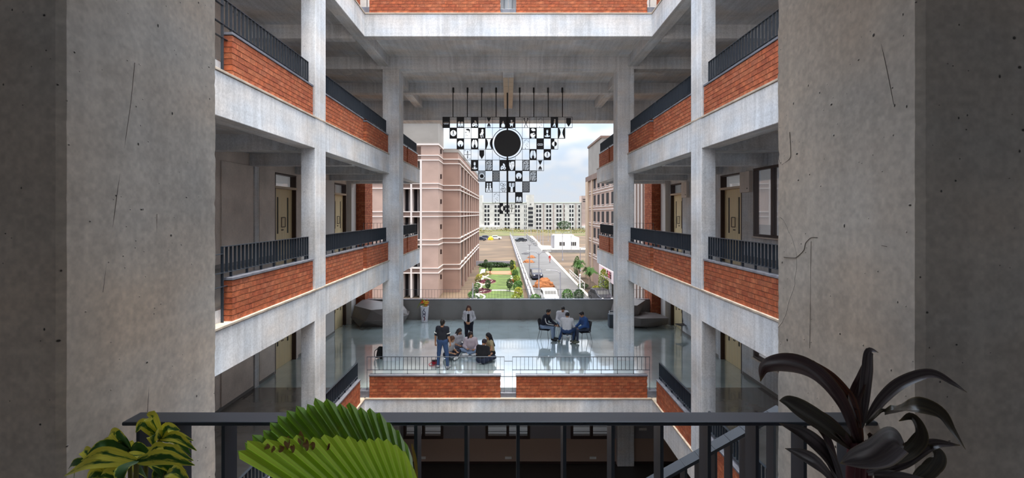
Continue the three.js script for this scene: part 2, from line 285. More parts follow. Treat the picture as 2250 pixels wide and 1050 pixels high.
// run of brickwork: along x (face towards the camera at depth f) or along depth (face towards the courtyard at x = s*f)
function brickwork(parent, along, s, f, a0, a1, y0, courses, th, single, end) {
  const group = structGroup(parent, along === 'x' ? (a0 + a1) / 2 : s * f, y0, along === 'x' ? f : (a0 + a1) / 2);
  const L = a1 - a0, top = y0 + courses * COURSE, joined = [];
  const core = along === 'x' ? bx(a0 + 0.009, a1 - 0.009, y0, top - 0.002, f + 0.009, f + th - 0.009) : bx(...X(s, f + 0.009, f + th - 0.009), y0, top - 0.002, a0 + 0.009, a1 - 0.009);
  wpart(group, 'mortar', core, MAT.mortar);
  for (let c = 0; c < courses; c++) {
    let a = a0 - (c % 2 ? BRICK_L / 2 : 0);
    while (a < a1 - 0.02) {
      const b0 = MAX(a, a0), b1 = MIN(a + BRICK_L - 0.005, a1); a += BRICK_L;
      if (b1 - b0 < 0.03) continue;
      const len = b1 - b0, m = (b0 + b1) / 2, proud = rr(-0.002, 0.002), v = Math.floor(rnd() * 4), t = Math.floor(rnd() * 6), y = y0 + c * COURSE + BRICK_H / 2 + 0.004;
      const p = along === 'x' ? V(m, y, -(f + th / 2 - proud)) : V(s * (f + th / 2 - proud), y, -m);
      if (single) {
        const o = new THREE.Mesh(brickShape(len, th, v), MAT.bricks[t]); o.name = 'brick'; o.position.copy(p).sub(group.position); if (along !== 'x') o.rotation.y = Math.PI / 2; o.castShadow = o.receiveShadow = true; group.add(o);
      } else { const g = brickShape(len, th, v).clone(); if (along !== 'x') g.rotateY(Math.PI / 2); g.translate(p.x, p.y, p.z); joined.push([g, t]); }
    }
  }
  if (!single) { const mats = {}; for (const [g, t] of joined) (mats[t % 3] ||= []).push(g); for (const k in mats) { const o = wpart(group, 'brick_courses', mats[k], MAT.bricks[k]); o.userData.kind = 'stuff'; } }
  return { group, top };
}
function parapet(along, s, f, a0, a1, l, single, end) {
  const y0 = LG[l], r = brickwork('parapet_wall', along, s, f, a0, a1, y0, 7, 0.14, single, end);
  const o = 0.015, g = along === 'x' ? rbx(a0 - o, a1 + o, r.top + 0.003, r.top + 0.045, f - o, f + 0.155, 0.006) : rbx(...X(s, f - o, f + 0.155), r.top + 0.003, r.top + 0.045, a0 - o, a1 + o, 0.006);
  wpart(r.group, 'coping', g, MAT.coping);
  return r;
}
const barGeo = new Map();
function barShape(w, h, d) { const k = [w, h, d].map((v) => Math.round(v * 1000)).join(); if (!barGeo.has(k)) barGeo.set(k, uvm(new THREE.BoxGeometry(w, h, d))); return barGeo.get(k); }
// steel balustrade: two flat rails and flat upright bars, every fourth bar runs down to what carries it
function balustrade(along, s, f, a0, a1, l, label, o = {}) {
  const yt = o.top ?? LG[l] + 1.17, yb = o.bottom ?? LG[l] + 0.76, yc = o.foot ?? LG[l] + 0.683, pitch = o.pitch ?? 0.118, W = o.w ?? 0.045, T = 0.009;
  const t = thing('balustrade', label, 'railing', along === 'x' ? (a0 + a1) / 2 : s * f, yc, along === 'x' ? f : (a0 + a1) / 2, 0, o.group);
  const rail = (y, th, e0 = a0, e1 = a1) => along === 'x' ? rbx(e0, e1, y - th, y, f - W / 2, f + W / 2, 0.002) : rbx(...X(s, f - W / 2, f + W / 2), y - th, y, e0, e1, 0.002);
  wpart(t, 'top_rail', rail(yt, 0.012), MAT.steel);
  wpart(t, 'bottom_rail', rail(yb + 0.01, 0.01), MAT.steel);
  const n = Math.round((a1 - a0 - 0.02) / pitch);
  for (let i = 0; i <= n; i++) {
    const a = lerp(a0 + 0.006, a1 - 0.006, i / n), end = i === 0 || i === n, low = end && o.endFoot !== undefined ? o.endFoot : i % 4 === 2 || end ? yc : yb, h = yt - 0.006 - low, w = W * 0.94;
    const m = new THREE.Mesh(along === 'x' ? barShape(T, h, w) : barShape(w, h, T), MAT.steel); m.name = 'bar'; m.castShadow = m.receiveShadow = true;
    m.position.set(along === 'x' ? a : s * f, low + h / 2, along === 'x' ? -f : -a).sub(t.position); t.add(m);
  }
  for (const [y, e0, e1] of o.links || []) wpart(t, 'link_rail', rail(y, 0.01, e0, e1), MAT.steel);
  return t;
}
seed(777);
const sideWord = { '-1': 'on the tall white planter\'s side', 1: 'on the empty chair\'s side' };
const levelWord = { 1: 'terrace-level', 2: 'middle', 3: 'upper', 4: 'top' };
for (const s of SIDES) for (const l of [1, 2, 3]) {
  const sw = s < 0 ? 'left' : 'right', lw = levelWord[l], f = XB + 0.03, fr = XB + 0.12;
  if (l > 1) {
    parapet('z', s, f, 7.62, 10.76, l, true);
    balustrade('z', s, fr, 7.5, 10.7, l, `dark steel balustrade on the ${lw} ${sw} gallery, between big pier and slim column`, { links: [[LG[l] + 1.06, 5.2, 7.5], [LG[l] + 0.77, 5.2, 7.5], [LG[l] + 0.56, 5.2, 7.62]], endFoot: LG[l] + 0.005 });
  } else {
    parapet('z', s, f, 5.2, 10.76, l, true);
    balustrade('z', s, fr, 5.2, 10.7, l, `dark steel balustrade low on the ${lw} ${sw} gallery, below the front railing`, {});
  }
  const j = l === 1 ? 14.2 : 14.5;
  parapet('z', s, f, 11.46, j, l, true);
  balustrade('z', s, fr, 11.5, j, l, l === 1 ? `dark steel balustrade on the ${lw} ${sw} side, running to the terrace edge` : `dark steel balustrade on the ${lw} ${sw} gallery, just past the slim column`, { endFoot: undefined });
  if (l > 1) {
    parapet('z', s, f, 14.86, 17.5, l, true);
    balustrade('z', s, fr, 14.6, 17.5, l, `dark steel balustrade on the ${lw} ${sw} gallery, ending at the square terrace column`, {});
    parapet('z', s, f, 18.24, 20.7, l, false); parapet('z', s, f, 20.95, 23.2, l, false);
    balustrade('z', s, fr, 18.3, 23.3, l, `short dark balustrade on the ${lw} ${sw} gallery, beyond the square terrace column`, {});
    balustrade('x', 1, 23.65, ...X(s, 4.5, 6.98), l, `thin steel railing closing the open end of the ${lw} ${sw} gallery`, { foot: FL[l], bottom: FL[l] + 0.1, top: FL[l] + 0.98, pitch: 0.16, w: 0.03 });
  } else { }
}
for (const s of SIDES) { parapet('z', s, XB + 0.03, 9.2, 14.2, 4, false); balustrade('z', s, XB + 0.12, 9.2, 14.3, 4, `dark steel balustrade on the top ${s < 0 ? 'left' : 'right'} gallery edge, cut by the picture's upper border`, { endFoot: LG[4] + 0.02 }); }
// brickwork facing the camera at the terrace edge and on the top floor
for (const l of [1, 4]) for (const s of SIDES) {
  parapet('x', 1, D_OPP + 0.03, ...X(s, 0.235, 4.12), l, true);
  const where = l === 1 ? `the terrace edge, ${s < 0 ? 'in front of the girls sitting on the floor' : 'in front of the men on chairs'}` : `the top floor, ${s < 0 ? 'left' : 'right'} of its middle gap`;
  balustrade('x', 1, D_OPP + 0.12, ...X(s, 0.115, 4.22), l, `slim steel balustrade at ${where}`, { top: LG[l] + 1.2, bottom: LG[l] + 0.8, pitch: 0.12, endFoot: LG[l] + 0.14, links: s < 0 ? [[LG[l] + 1.07, -0.115, 0.115], [LG[l] + 0.61, -0.235, 0.235]] : [] });
  struct('kerb', rbx(...X(s, 4.12, 4.42), LG[l], FL[l] - 0.02, D_OPP + 0.05, D_OPP + 0.32, 0.01), MAT.coping);
}
for (const l of [1, 4]) struct('kerb', rbx(-0.235, 0.235, LG[l], LG[l] + 0.14, D_OPP + 0.05, D_OPP + 0.32, 0.01), MAT.coping);
{ const t = thing('cover_plate', 'pale grey metal cover plate in the middle gap of the top brick parapet', 'panel', 0, LG[4] + 0.14, D_OPP + 0.16);
  for (const s of SIDES) wpart(t, 'plate', rbx(...X(s, 0.006, 0.228), LG[4] + 0.145, LG[4] + 0.75, D_OPP + 0.15, D_OPP + 0.17, 0.003), std({ color: hex(0x9a9da0), roughness: 0.5 })); }
// brick piers at the open end of the galleries
for (const s of SIDES) {
  let g = structGroup('pier', s * 7.3, GROUND, 24.6);
  wpart(g, 'mortar', bx(...X(s, 7.01, 7.59), GROUND, 14.1, 24.01, 25.29), MAT.mortar);
  const parts = [[], [], []];
  for (let c = 0; c < Math.floor((14 - GROUND) / COURSE); c++) {
    const y0 = GROUND + c * COURSE + 0.004, y1 = y0 + BRICK_H, n = 3;
    for (let i = 0; i < n; i++) parts[Math.floor(rnd() * 3)].push(bx(...X(s, 7.0 + i * 0.2 + (c % 2 ? 0.1 : 0) * (i > 0), MIN(7.6, 7.19 + i * 0.2 + (c % 2 ? 0.1 : 0))), y0, y1, 24, 24.1));
    for (let i = 0; i < 6; i++) parts[Math.floor(rnd() * 3)].push(bx(...X(s, 7.0, 7.1), y0, y1, 24.11 + i * 0.2, 24.3 + i * 0.2));
  }
  parts.forEach((p, i) => { const o = wpart(g, 'brick_courses', p, MAT.bricks[i + 1]); o.userData.kind = 'stuff'; });
}
// ---------- terrace end wall with its low railing ----------
struct('wall_terrace', [bx(-7.0, 7.0, FL[1], FL[1] + 0.96, D_END, D_END + 0.2)], MAT.darkgrey);
struct('trim_terrace', rbx(-7.0, 7.0, FL[1] + 0.96, FL[1] + 1.0, D_END - 0.02, D_END + 0.22, 0.008), MAT.coping);
balustrade('x', 1, D_END + 0.1, -6.95, 6.95, 1, 'low thin railing along the top of the dark grey terrace wall', { foot: FL[1] + 1.0, bottom: FL[1] + 1.05, top: FL[1] + 1.47, pitch: 0.15, w: 0.02 });

// ---------- ground floor wall with windows ----------
{
  const w = [[-3.78, -2.35], [-0.82, 0.78], [2.25, 3.75]], y0 = 0.93, y1 = 2.3, g1 = [], g2 = [];
  let at = -XW;
  for (const [a, b] of w) { g1.push(bx(at, a, 0.9, 3.2, 17.75, 17.95)); g1.push(bx(a, b, y1, 3.2, 17.75, 17.95)); at = b; }
  g1.push(bx(at, XW, 0.9, 3.2, 17.75, 17.95));
  struct('wall_ground_floor', g1, MAT.greywall);
  struct('wall_ground_floor_base', bx(-XW, XW, 0, 0.9, 17.74, 17.95), MAT.brownwall);
  struct('baseboard_ground_floor', bx(-XW, XW, 0, 0.08, 17.72, 17.75), MAT.brown);
  for (const [a, b] of w) {
    const g = structGroup('window_' + (++windowNo), (a + b) / 2, y0, 17.8), f = 0.09, m = (a + b) / 2;
    wpart(g, 'window_frame', [bx(a, b, y0 - 0.03, y0 + f, 17.7, 17.86), bx(a, b, y1 - f, y1, 17.7, 17.86), bx(a, a + f, y0 + f, y1 - f, 17.7, 17.86), bx(b - f, b, y0 + f, y1 - f, 17.7, 17.86), bx(m - 0.05, m + 0.05, y0 + f, y1 - f, 17.7, 17.86)], MAT.brown);
    for (const k of [0, 1]) wpart(g, 'pane', bx(k ? m + 0.05 : a + f, k ? b - f : m - 0.05, y0 + f, y1 - f, 17.8, 17.81), MAT.glass);
    for (let i = 0; i < 7; i++) wpart(g, 'grille_bar', bx(a + f, b - f, y0 + 0.22 + i * 0.17, y0 + 0.235 + i * 0.17, 17.74, 17.755), MAT.steel);
  }
  const lab = ['below the first ground-floor window', 'below the middle ground-floor window', 'below the third ground-floor window'];
  [-3.1, 0.0, 3.05].forEach((x, i) => { const t = thing('socket_plate', 'small pale socket plate low on the brown wall ' + lab[i], 'socket', x, 0.17, 17.74); part(t, 'plate', new RoundedBoxGeometry(0.24, 0.09, 0.03, 1, 0.01).translate(0, 0.045, 0.015), MAT.white); part(t, 'switch', new RoundedBoxGeometry(0.06, 0.05, 0.012, 1, 0.004).translate(0.05, 0.045, 0.035), MAT.white); });
  { const t = thing('switch_plate', 'small pale switch plate on the grey ground-floor wall past the third window', 'switch', 4.85, 1.2, 17.75); part(t, 'plate', new RoundedBoxGeometry(0.28, 0.09, 0.03, 1, 0.01).translate(0, 0.045, 0.015), MAT.white); part(t, 'switch', new RoundedBoxGeometry(0.08, 0.05, 0.012, 1, 0.004).translate(0.05, 0.045, 0.035), MAT.white); }
}
struct('wall_top', bx(-XW - 0.3, XW + 0.3, FL[4], 18.5, 17.5, 17.7), MAT.plaster);
struct('ceiling', bx(-XW - 0.3, XW + 0.3, 18.4, 18.8, D_OPP + 0.2, 25.3), MAT.concrete);
for (const s of SIDES) struct('column', rbx(...X(s, 6.2, 6.6), FL[4], 18.4, D_OPP + 1.2, D_OPP + 1.7), MAT.concrete);
// ---------- ceiling lamps ----------
for (const [x, d, w] of [[-6.35, 19.4, 'left'], [6.0, 19.4, 'right']]) {
  const t = thing('ceiling_lamp', `round unlit white ceiling lamp under the top slab, ${w} of the terrace columns`, 'lamp', x, 14.6, d);
  part(t, 'base', new THREE.CylinderGeometry(0.2, 0.2, 0.03, 24).translate(0, -0.015, 0), MAT.white);
  part(t, 'diffuser', new THREE.SphereGeometry(0.17, 24, 8, 0, Math.PI * 2, Math.PI / 2, Math.PI / 2).scale(1, 0.45, 1).translate(0, -0.03, 0), MAT.white);
}
// small steel cabinets beside the doors of the right gallery
for (const [d, w] of [[15.7, 'first'], [21.1, 'second']]) {
  const t = thing('wall_box', `pale flush wall box above head height beside the ${w} yellow door, middle right gallery`, 'box', XW, FL[2] + 2.12, d);
  part(t, 'cabinet', new RoundedBoxGeometry(0.12, 0.66, 0.62, 1, 0.01).translate(-0.06, 0.33, 0), MAT.plaster);
  part(t, 'lock', new THREE.SphereGeometry(0.018, 8, 6).translate(-0.125, 0.12, 0.2), MAT.black);
}
// ---------- the two big piers beside the camera ----------
function pier(name, xe, s) {                          // xe: inner face, s: side
  const y0 = FL[2], y1 = LG[3] - 0.3, d0 = 0.992, d1 = 1.524, w = 0.75, nY = 260, ch = 0.012, pts = [];
  // outline seen from above, with chamfered corners towards the opening; the corners wander as chipped concrete does
  const base = [[xe + s * w, d0], [xe + s * ch, d0], [xe, d0 + ch], [xe, d1 - ch], [xe + s * ch, d1], [xe + s * w, d1]];
  const out = []; for (let i = 0; i < base.length; i++) { const a = base[i], b = base[(i + 1) % base.length], n = i === 2 ? 14 : i === 0 ? 10 : 1; for (let k = 0; k < n; k++) out.push([lerp(a[0], b[0], k / n), lerp(a[1], b[1], k / n), i === 1 || (i === 0 && false) ? 1 : (i === 2 && k === 0) ? 1 : (i === 3 || i === 4) && k === 0 ? 1 : 0]); }
  const n = out.length, pos = [], uv = [], idx = [];
  for (let j = 0; j <= nY; j++) {
    const y = lerp(y0, y1, j / nY);
    let run = 0;
    for (let i = 0; i <= n; i++) {
      const p = out[i % n]; let x = p[0], d = p[1];
      if (p[2]) { const e = (fbm(y * 0.35, i * 0.31, 40, 7, 5, 900 + (s > 0 ? 40 : 0)) - 0.5) * 0.005 + Math.max(0, fbm(y * 6, 0.5, 60, 9, 4, 950) - 0.6) * 0.012; x += s * e; d += (d < 1.2 ? 1 : -1) * e * 0.7; }
      else { x += s * (fbm(y * 0.3, d * 0.5, 16, 16, 3, 970) - 0.5) * 0.006; }
      if (i) { const q = out[(i - 1) % n]; run += Math.hypot(p[0] - q[0], p[1] - q[1]); }
      pos.push(x, y, -d); uv.push(run * s + (s > 0 ? 0.35 : 0.1), y + (s > 0 ? 0.6 : 0));
    }
  }
  for (let j = 0; j < nY; j++) for (let i = 0; i < n; i++) { const a = j * (n + 1) + i, b = a + 1, c = a + n + 1, d = c + 1; if (s > 0) idx.push(a, b, d, a, d, c); else idx.push(a, d, b, a, c, d); }
  const g = new THREE.BufferGeometry(); g.setAttribute('position', new THREE.Float32BufferAttribute(pos, 3)); g.setAttribute('uv', new THREE.Float32BufferAttribute(uv, 2)); g.setIndex(idx); g.computeVertexNormals();
  return struct(name, toCreasedNormals(g, 0.6), MAT.pier);
}
const pierL = pier('pier_left', -0.902, -1), pierR = pier('pier_right', 0.83, 1), crackM = std({ color: hex(0x6a625a), roughness: 1 });
// hairline cracks and a step left by the formwork, lying on the piers' inner faces
function crackOn(p, xe, pts, r) { part(p, 'crack', tube(pts.map(([px, py]) => { const d = xe * FPX / (px - CX); return V(xe, E - (py - CY) * d / FPX, -d); }), r, 5, pts.length * 8), crackM); }
crackOn(pierL, -0.902, [[296, 138], [287, 228], [272, 330], [262, 390], [250, 480], [236, 560], [226, 642]], 0.0008);
crackOn(pierL, -0.902, [[327, 838], [326, 870], [324, 905]], 0.0008); crackOn(pierL, -0.902, [[345, 470], [343, 560], [340, 690]], 0.0004);
crackOn(pierR, 0.83, [[1722, 565], [1748, 566], [1766, 550], [1770, 534], [1782, 522], [1797, 522]], 0.0009); crackOn(pierR, 0.83, [[1876, 526], [1912, 534], [1950, 542]], 0.0009);
crackOn(pierR, 0.83, [[1782, 530], [1781, 640], [1779, 765]], 0.0005); crackOn(pierR, 0.83, [[1935, 90], [1950, 160], [1964, 230]], 0.0005); crackOn(pierR, 0.83, [[1735, 290], [1737, 345], [1718, 362]], 0.0008);
// walls that close the corridor beyond the piers on the camera's side
struct('wall_front', [bx(-9.5, -1.65, FL[2], LG[3] - 0.3, 0.995, 1.2), bx(1.58, 9.5, FL[2], LG[3] - 0.3, 0.995, 1.2)], MAT.concrete);
// ---------- railing in front of the camera ----------
{
  const d = 1.131, t = thing('front_railing', 'dark grey steel railing spanning between the two big concrete piers, in front of everything', 'railing', 0, FL[2], d), top = 8.571;
  wpart(t, 'top_rail', rbx(-0.868, 0.83, top - 0.009, top, d - 0.029, d + 0.029, 0.003), MAT.steel);
  wpart(t, 'bottom_rail', rbx(-0.868, 0.83, 7.75, 7.76, d - 0.025, d + 0.025, 0.003), MAT.steel);
  for (const px of [303, 402, 504, 608, 712, 815, 918, 1026, 1138, 1238, 1342, 1447, 1549, 1652, 1755, 1858]) {
    const x = (px - CX) * (px < 400 ? 1.106 : 1.131) / FPX; if (x > 0.82) continue;
    const m = new THREE.Mesh(barShape(0.0075, top - 7.6, 0.05), MAT.steel); m.name = 'bar'; m.castShadow = m.receiveShadow = true; m.position.set(x, (top + 7.58) / 2 - FL[2], 0); t.add(m);
  }
}
{ // handrail of the stair that drops past the opening
  const d = 1.62, t = thing('stair_handrail', 'sloping steel stair handrail seen through the front railing, beside the dark-leaved plant', 'handrail', 0.6, 7.2, d);
  const at = (px, py) => V((px - CX) * d / FPX, E - (py - CY) * d / FPX, -d), a = at(1380, 1087), b = at(1716, 899);
  const g = barShape(1, 0.01, 0.05).clone(); const L = a.distanceTo(b); g.scale(L, 1, 1); g.rotateZ(Math.atan2(b.y - a.y, b.x - a.x)); g.translate((a.x + b.x) / 2, (a.y + b.y) / 2, -d); wpart(t, 'rail', uvm(g), MAT.steel);
  for (const px of [1400, 1450, 1502, 1534, 1567, 1600, 1634, 1694]) { const x = (px - CX) * d / FPX, y = lerp(a.y, b.y, (x - a.x) / (b.x - a.x)); const m = new THREE.Mesh(barShape(0.008, 0.85, 0.045), MAT.steel); m.name = 'bar'; m.position.set(x, y - 0.42, -d).sub(t.position); m.castShadow = m.receiveShadow = true; t.add(m); }
  const g2 = barShape(1, 0.18, 0.06).clone(); g2.scale(L, 1, 1); g2.rotateZ(Math.atan2(b.y - a.y, b.x - a.x)); g2.translate((a.x + b.x) / 2, (a.y + b.y) / 2 - 0.9, -d); wpart(t, 'stringer', uvm(g2), MAT.steel);
}
// ---------- hanging screen of printed panels ----------
{
  const cw = 64, chh = 96, cols = 8, rowsN = 4, cv = document.createElement('canvas'); cv.width = cw * cols; cv.height = chh * rowsN;
  const c = cv.getContext('2d'), K = '#17171d', Wt = '#ffffff', Gy = '#8f939a';
  const disc = (x, y, r, f) => { c.fillStyle = f; c.beginPath(); c.arc(x, y, r, 0, 7); c.fill(); };
  const ell = (x, y, a, b, f, rot = 0) => { c.fillStyle = f; c.beginPath(); c.ellipse(x, y, a, b, rot, 0, 7); c.fill(); };
  const poly = (p, f) => { c.fillStyle = f; c.beginPath(); p.forEach((q, i) => i ? c.lineTo(q[0], q[1]) : c.moveTo(q[0], q[1])); c.closePath(); c.fill(); };
  const line = (p, w, f) => { c.strokeStyle = f; c.lineWidth = w; c.lineJoin = c.lineCap = 'round'; c.beginPath(); p.forEach((q, i) => i ? c.lineTo(q[0], q[1]) : c.moveTo(q[0], q[1])); c.stroke(); };
  const ring = (x, y, r, w, f) => { c.strokeStyle = f; c.lineWidth = w; c.beginPath(); c.arc(x, y, r, 0, 7); c.stroke(); };
  const figure = (x, y, k, f) => { disc(x, y, 5 * k, f); poly([[x - 6 * k, y + 6 * k], [x + 6 * k, y + 6 * k], [x + 4 * k, y + 24 * k], [x - 4 * k, y + 24 * k]], f); line([[x - 3 * k, y + 24 * k], [x - 7 * k, y + 44 * k]], 4 * k, f); line([[x + 3 * k, y + 24 * k], [x + 8 * k, y + 44 * k]], 4 * k, f); };
  const art = [
    [K, () => { for (const x of [17, 32, 47]) ring(x, 54, 8, 3, Wt); }],
    [K, () => { for (const [x, k] of [[20, 1], [46, 0.9]]) { ell(x, 52, 12 * k, 13 * k, Wt); poly([[x - 11, 52], [x + 11, 52], [x + 11, 88], [x + 4, 88], [x, 68], [x - 4, 88], [x - 11, 88]], Wt); } line([[32, 40], [30, 60]], 3, K); }],
    [K, () => { ell(22, 68, 12, 20, Wt, 0.4); ell(44, 72, 13, 14, Wt); ell(40, 44, 8, 16, Wt, -0.5); disc(24, 66, 4, K); disc(45, 74, 5, K); }],
    [Wt, () => { poly([[12, 4], [52, 4], [32, 46]], K); poly([[14, 92], [50, 92], [46, 70], [32, 50], [18, 70]], Gy); poly([[16, 78], [48, 78], [32, 52]], K); }],
    [K, () => { poly([[16, 90], [48, 90], [48, 66], [42, 66], [42, 48], [36, 48], [36, 36], [28, 36], [28, 48], [22, 48], [22, 66], [16, 66]], Wt); }],
    [K, () => { disc(30, 34, 9, Wt); poly([[10, 60], [30, 42], [54, 48], [44, 62], [40, 90], [32, 72], [18, 90], [18, 66]], Wt); }],
    [Wt, () => { line([[14, 20], [32, 52], [18, 90]], 5, K); line([[50, 20], [32, 52], [46, 90]], 5, K); disc(16, 14, 6, K); disc(48, 14, 6, K); }],
    [Wt, () => { seed(5); for (let i = 0; i < 13; i++) { const x = rr(8, 56), y = rr(8, 88); poly([[x, y], [x + rr(3, 9), y + rr(-6, 6)], [x + rr(0, 6), y + rr(4, 12)]], K); } }],
    [K, () => { disc(36, 26, 8, Wt); poly([[26, 36], [44, 36], [40, 60], [44, 90], [34, 90], [32, 66], [22, 88], [16, 84], [28, 58]], Wt); }],
    [Wt, () => { poly([[10, 8], [54, 8], [54, 52], [32, 88], [10, 52]], K); }],
    [K, () => { disc(32, 48, 27, Wt); figure(32, 30, 0.8, K); }],
    [Wt, () => { poly([[14, 12], [40, 8], [54, 18], [50, 50], [44, 26], [24, 22]], K); line([[10, 42], [24, 40]], 3, K); line([[20, 66], [34, 68]], 3, Gy); line([[10, 30], [16, 56], [12, 76]], 2, Gy); }],
    [K, () => { disc(38, 22, 10, Wt); ell(36, 46, 12, 18, Wt, 0.3); ell(26, 58, 12, 7, Wt); line([[22, 60], [28, 88]], 7, Wt); line([[40, 58], [44, 84]], 6, Wt); }],
    [K, () => { ell(32, 46, 26, 28, Wt); poly([[22, 96], [42, 96], [36, 60], [28, 60]], K); disc(12, 84, 10, K); disc(52, 84, 10, K); disc(32, 58, 6, K); }],
    [K, () => { ell(20, 46, 14, 36, Wt, 0.12); ell(44, 46, 14, 36, Wt, -0.12); poly([[30, 8], [34, 8], [34, 54], [30, 54]], K); poly([[32, 44], [44, 72], [32, 84], [20, 72]], K); }],
    [K, () => { poly([[10, 4], [54, 4], [46, 16], [40, 40], [42, 58], [56, 92], [8, 92], [22, 58], [24, 40], [18, 16]], Wt); }],
    [Wt, () => { figure(32, 16, 0.7, K); c.save(); c.translate(0, 96); c.scale(1, -1); figure(32, 16, 0.7, K); c.restore(); for (const x of [10, 54]) for (const y of [12, 82]) disc(x, y, 4, Gy); line([[4, 48], [60, 48]], 3, K); }],
    [K, () => { poly([[24, 16], [28, 28], [32, 12], [36, 28], [40, 16], [40, 44], [32, 52], [24, 44]], Wt); ell(32, 74, 24, 9, Wt); ell(32, 68, 10, 12, Wt); disc(20, 70, 4, K); disc(44, 70, 4, K); }],
    [K, () => { seed(9); for (let y = 10; y < 92; y += 12) for (let x = 10; x < 60; x += 11) { const a = rr(0, 3); line([[x + 5 * Math.cos(a), y + 5 * Math.sin(a)], [x, y], [x - 4 * Math.sin(a), y + 4 * Math.cos(a)]], 5, Wt); } }],
    [Gy, () => { seed(3); for (let i = 0; i < 60; i++) disc(rr(0, 64), rr(0, 96), 1.6, K); const h = (r, f) => poly([0, 1, 2, 3, 4, 5].map((i) => [32 + r * Math.cos(i * 1.0472), 48 + r * Math.sin(i * 1.0472)]), f); h(26, Wt); h(20, K); }],
    [Gy, () => { for (let k = -6; k < 12; k++) { line([[k * 16 - 40, 0], [k * 16 + 24, 96]], 2, K); line([[k * 16 + 24, 0], [k * 16 - 40, 96]], 2, K); } line([[2, 2], [62, 2], [62, 94], [2, 94], [2, 2]], 5, K); }],
    [K, () => { poly([[6, 96], [6, 60], [22, 52], [32, 66], [44, 52], [58, 60], [58, 96]], Wt); disc(20, 22, 8, Wt); disc(44, 22, 8, Wt); poly([[12, 34], [28, 34], [26, 58], [14, 58]], Wt); poly([[36, 34], [52, 34], [50, 58], [38, 58]], Wt); line([[32, 62], [18, 90]], 4, K); line([[32, 62], [46, 90]], 4, K); }],
    [Wt, () => { for (const [x, y, r] of [[20, 26, 12], [44, 30, 9], [32, 54, 10], [18, 70, 8], [48, 68, 10]]) ring(x, y, r, 3, K); disc(30, 86, 5, K); disc(46, 88, 4, K); }],
    [K, () => { poly([[20, 94], [44, 94], [42, 52], [56, 44], [56, 14], [36, 14], [36, 46], [28, 46], [28, 14], [8, 14], [8, 44], [22, 52]], Wt); for (const x of [14, 46]) for (const y of [20, 34]) { c.fillStyle = K; c.fillRect(x, y, 6, 7); } }],
    [K, () => { c.fillStyle = Wt; c.fillRect(32, 0, 32, 96); c.fillStyle = Wt; c.beginPath(); c.arc(32, 48, 22, Math.PI / 2, Math.PI * 1.5); c.fill(); c.fillStyle = K; c.beginPath(); c.arc(32, 48, 22, -Math.PI / 2, Math.PI / 2); c.fill(); }],
    [K, () => { ell(34, 18, 20, 12, Wt, 0.3); ell(30, 64, 22, 22, Wt); ell(30, 40, 24, 7, K, -0.4); poly([[18, 94], [24, 78], [30, 94]], Wt); poly([[34, 94], [40, 78], [46, 94]], Wt); ell(44, 56, 16, 4, K, -0.3); }],
    [K, () => { poly([[10, 14], [54, 12], [56, 50], [44, 84], [32, 92], [18, 80], [8, 46]], Wt); line([[16, 36], [26, 34]], 3, K); line([[38, 34], [48, 36]], 3, K); line([[32, 40], [30, 58], [35, 58]], 2, K); line([[24, 72], [40, 72]], 3, K); poly([[8, 18], [32, 10], [20, 26]], K); }],
  ];
  art.forEach(([bg, draw], i) => { c.save(); c.translate((i % cols) * cw, Math.floor(i / cols) * chh); c.beginPath(); c.rect(0, 0, cw, chh); c.clip(); c.fillStyle = bg; c.fillRect(0, 0, cw, chh); draw(); c.restore(); });
  { const im = c.getImageData(0, 0, cv.width, cv.height), q = im.data; for (let i = 0; i < q.length; i += 4) { const l = q[i + 1]; q[i + 3] = l > 190 ? 0 : l > 120 ? 120 : 255; if (l > 60) q[i] = q[i + 1] = q[i + 2] = 40; } c.putImageData(im, 0, 0); }   // the pale figures are cut out of dark sheet
  const tex = new THREE.CanvasTexture(cv); tex.colorSpace = THREE.SRGBColorSpace;
  const printed = std({ map: tex, roughness: 0.55, transparent: true }), bw = 0.3015, bh = 0.4555, gap = 0.032, top = 13.11, d = 20.84;
  const t = thing('hanging_screen', 'tapering hanging screen of black cut-out figure panels round a black disc', 'screen', -0.04, top, d);
  const colX = (side, i) => side < 0 ? -gap - (9 - i) * bw : gap + i * bw;       // left edge of a cell; i counts from outside on the left, from the middle on the right
  const place = { '-1': [[0, 0, 2, 1, 4, 2, 6, 3, 8, 4], [1, 10, 3, 11, 5, 12], [2, 13, 4, 14, 6, 15], [3, 16, 5, 9], [4, 17, 6, 18, 8, 2], [5, 19, 7, 20], [6, 21, 8, 22], [7, 7], [8, 24]], 1: [[0, 5, 2, 6, 4, 7, 6, 8, 8, 9], [3, 25, 5, 17, 7, 15], [2, 7, 4, 0, 6, 24], [3, 14, 5, 10], [0, 26, 2, 18, 4, 3], [1, 13, 3, 18], [0, 23, 2, 20], [1, 1], [0, 16]] };
  for (const s of SIDES) place[s].forEach((row, r) => { for (let k = 0; k < row.length; k += 2) {
    const i = row[k], a = row[k + 1], g = new THREE.BoxGeometry(bw - 0.008, bh - 0.008, 0.012), u = g.attributes.uv;
    for (let q = 20; q < 24; q++) u.setX(q, 1 - u.getX(q));
    for (let q = 0; q < u.count; q++) u.setXY(q, ((a % cols) + lerp(0.01, 0.99, u.getX(q))) / cols, 1 - (Math.floor(a / cols) + lerp(0.99, 0.01, u.getY(q))) / rowsN);
    g.translate(colX(s, i) + bw / 2, -(r + 0.5) * bh, 0); part(t, 'panel', g, printed);
  } });
  const cyc = -1.12, clear = 0.64;
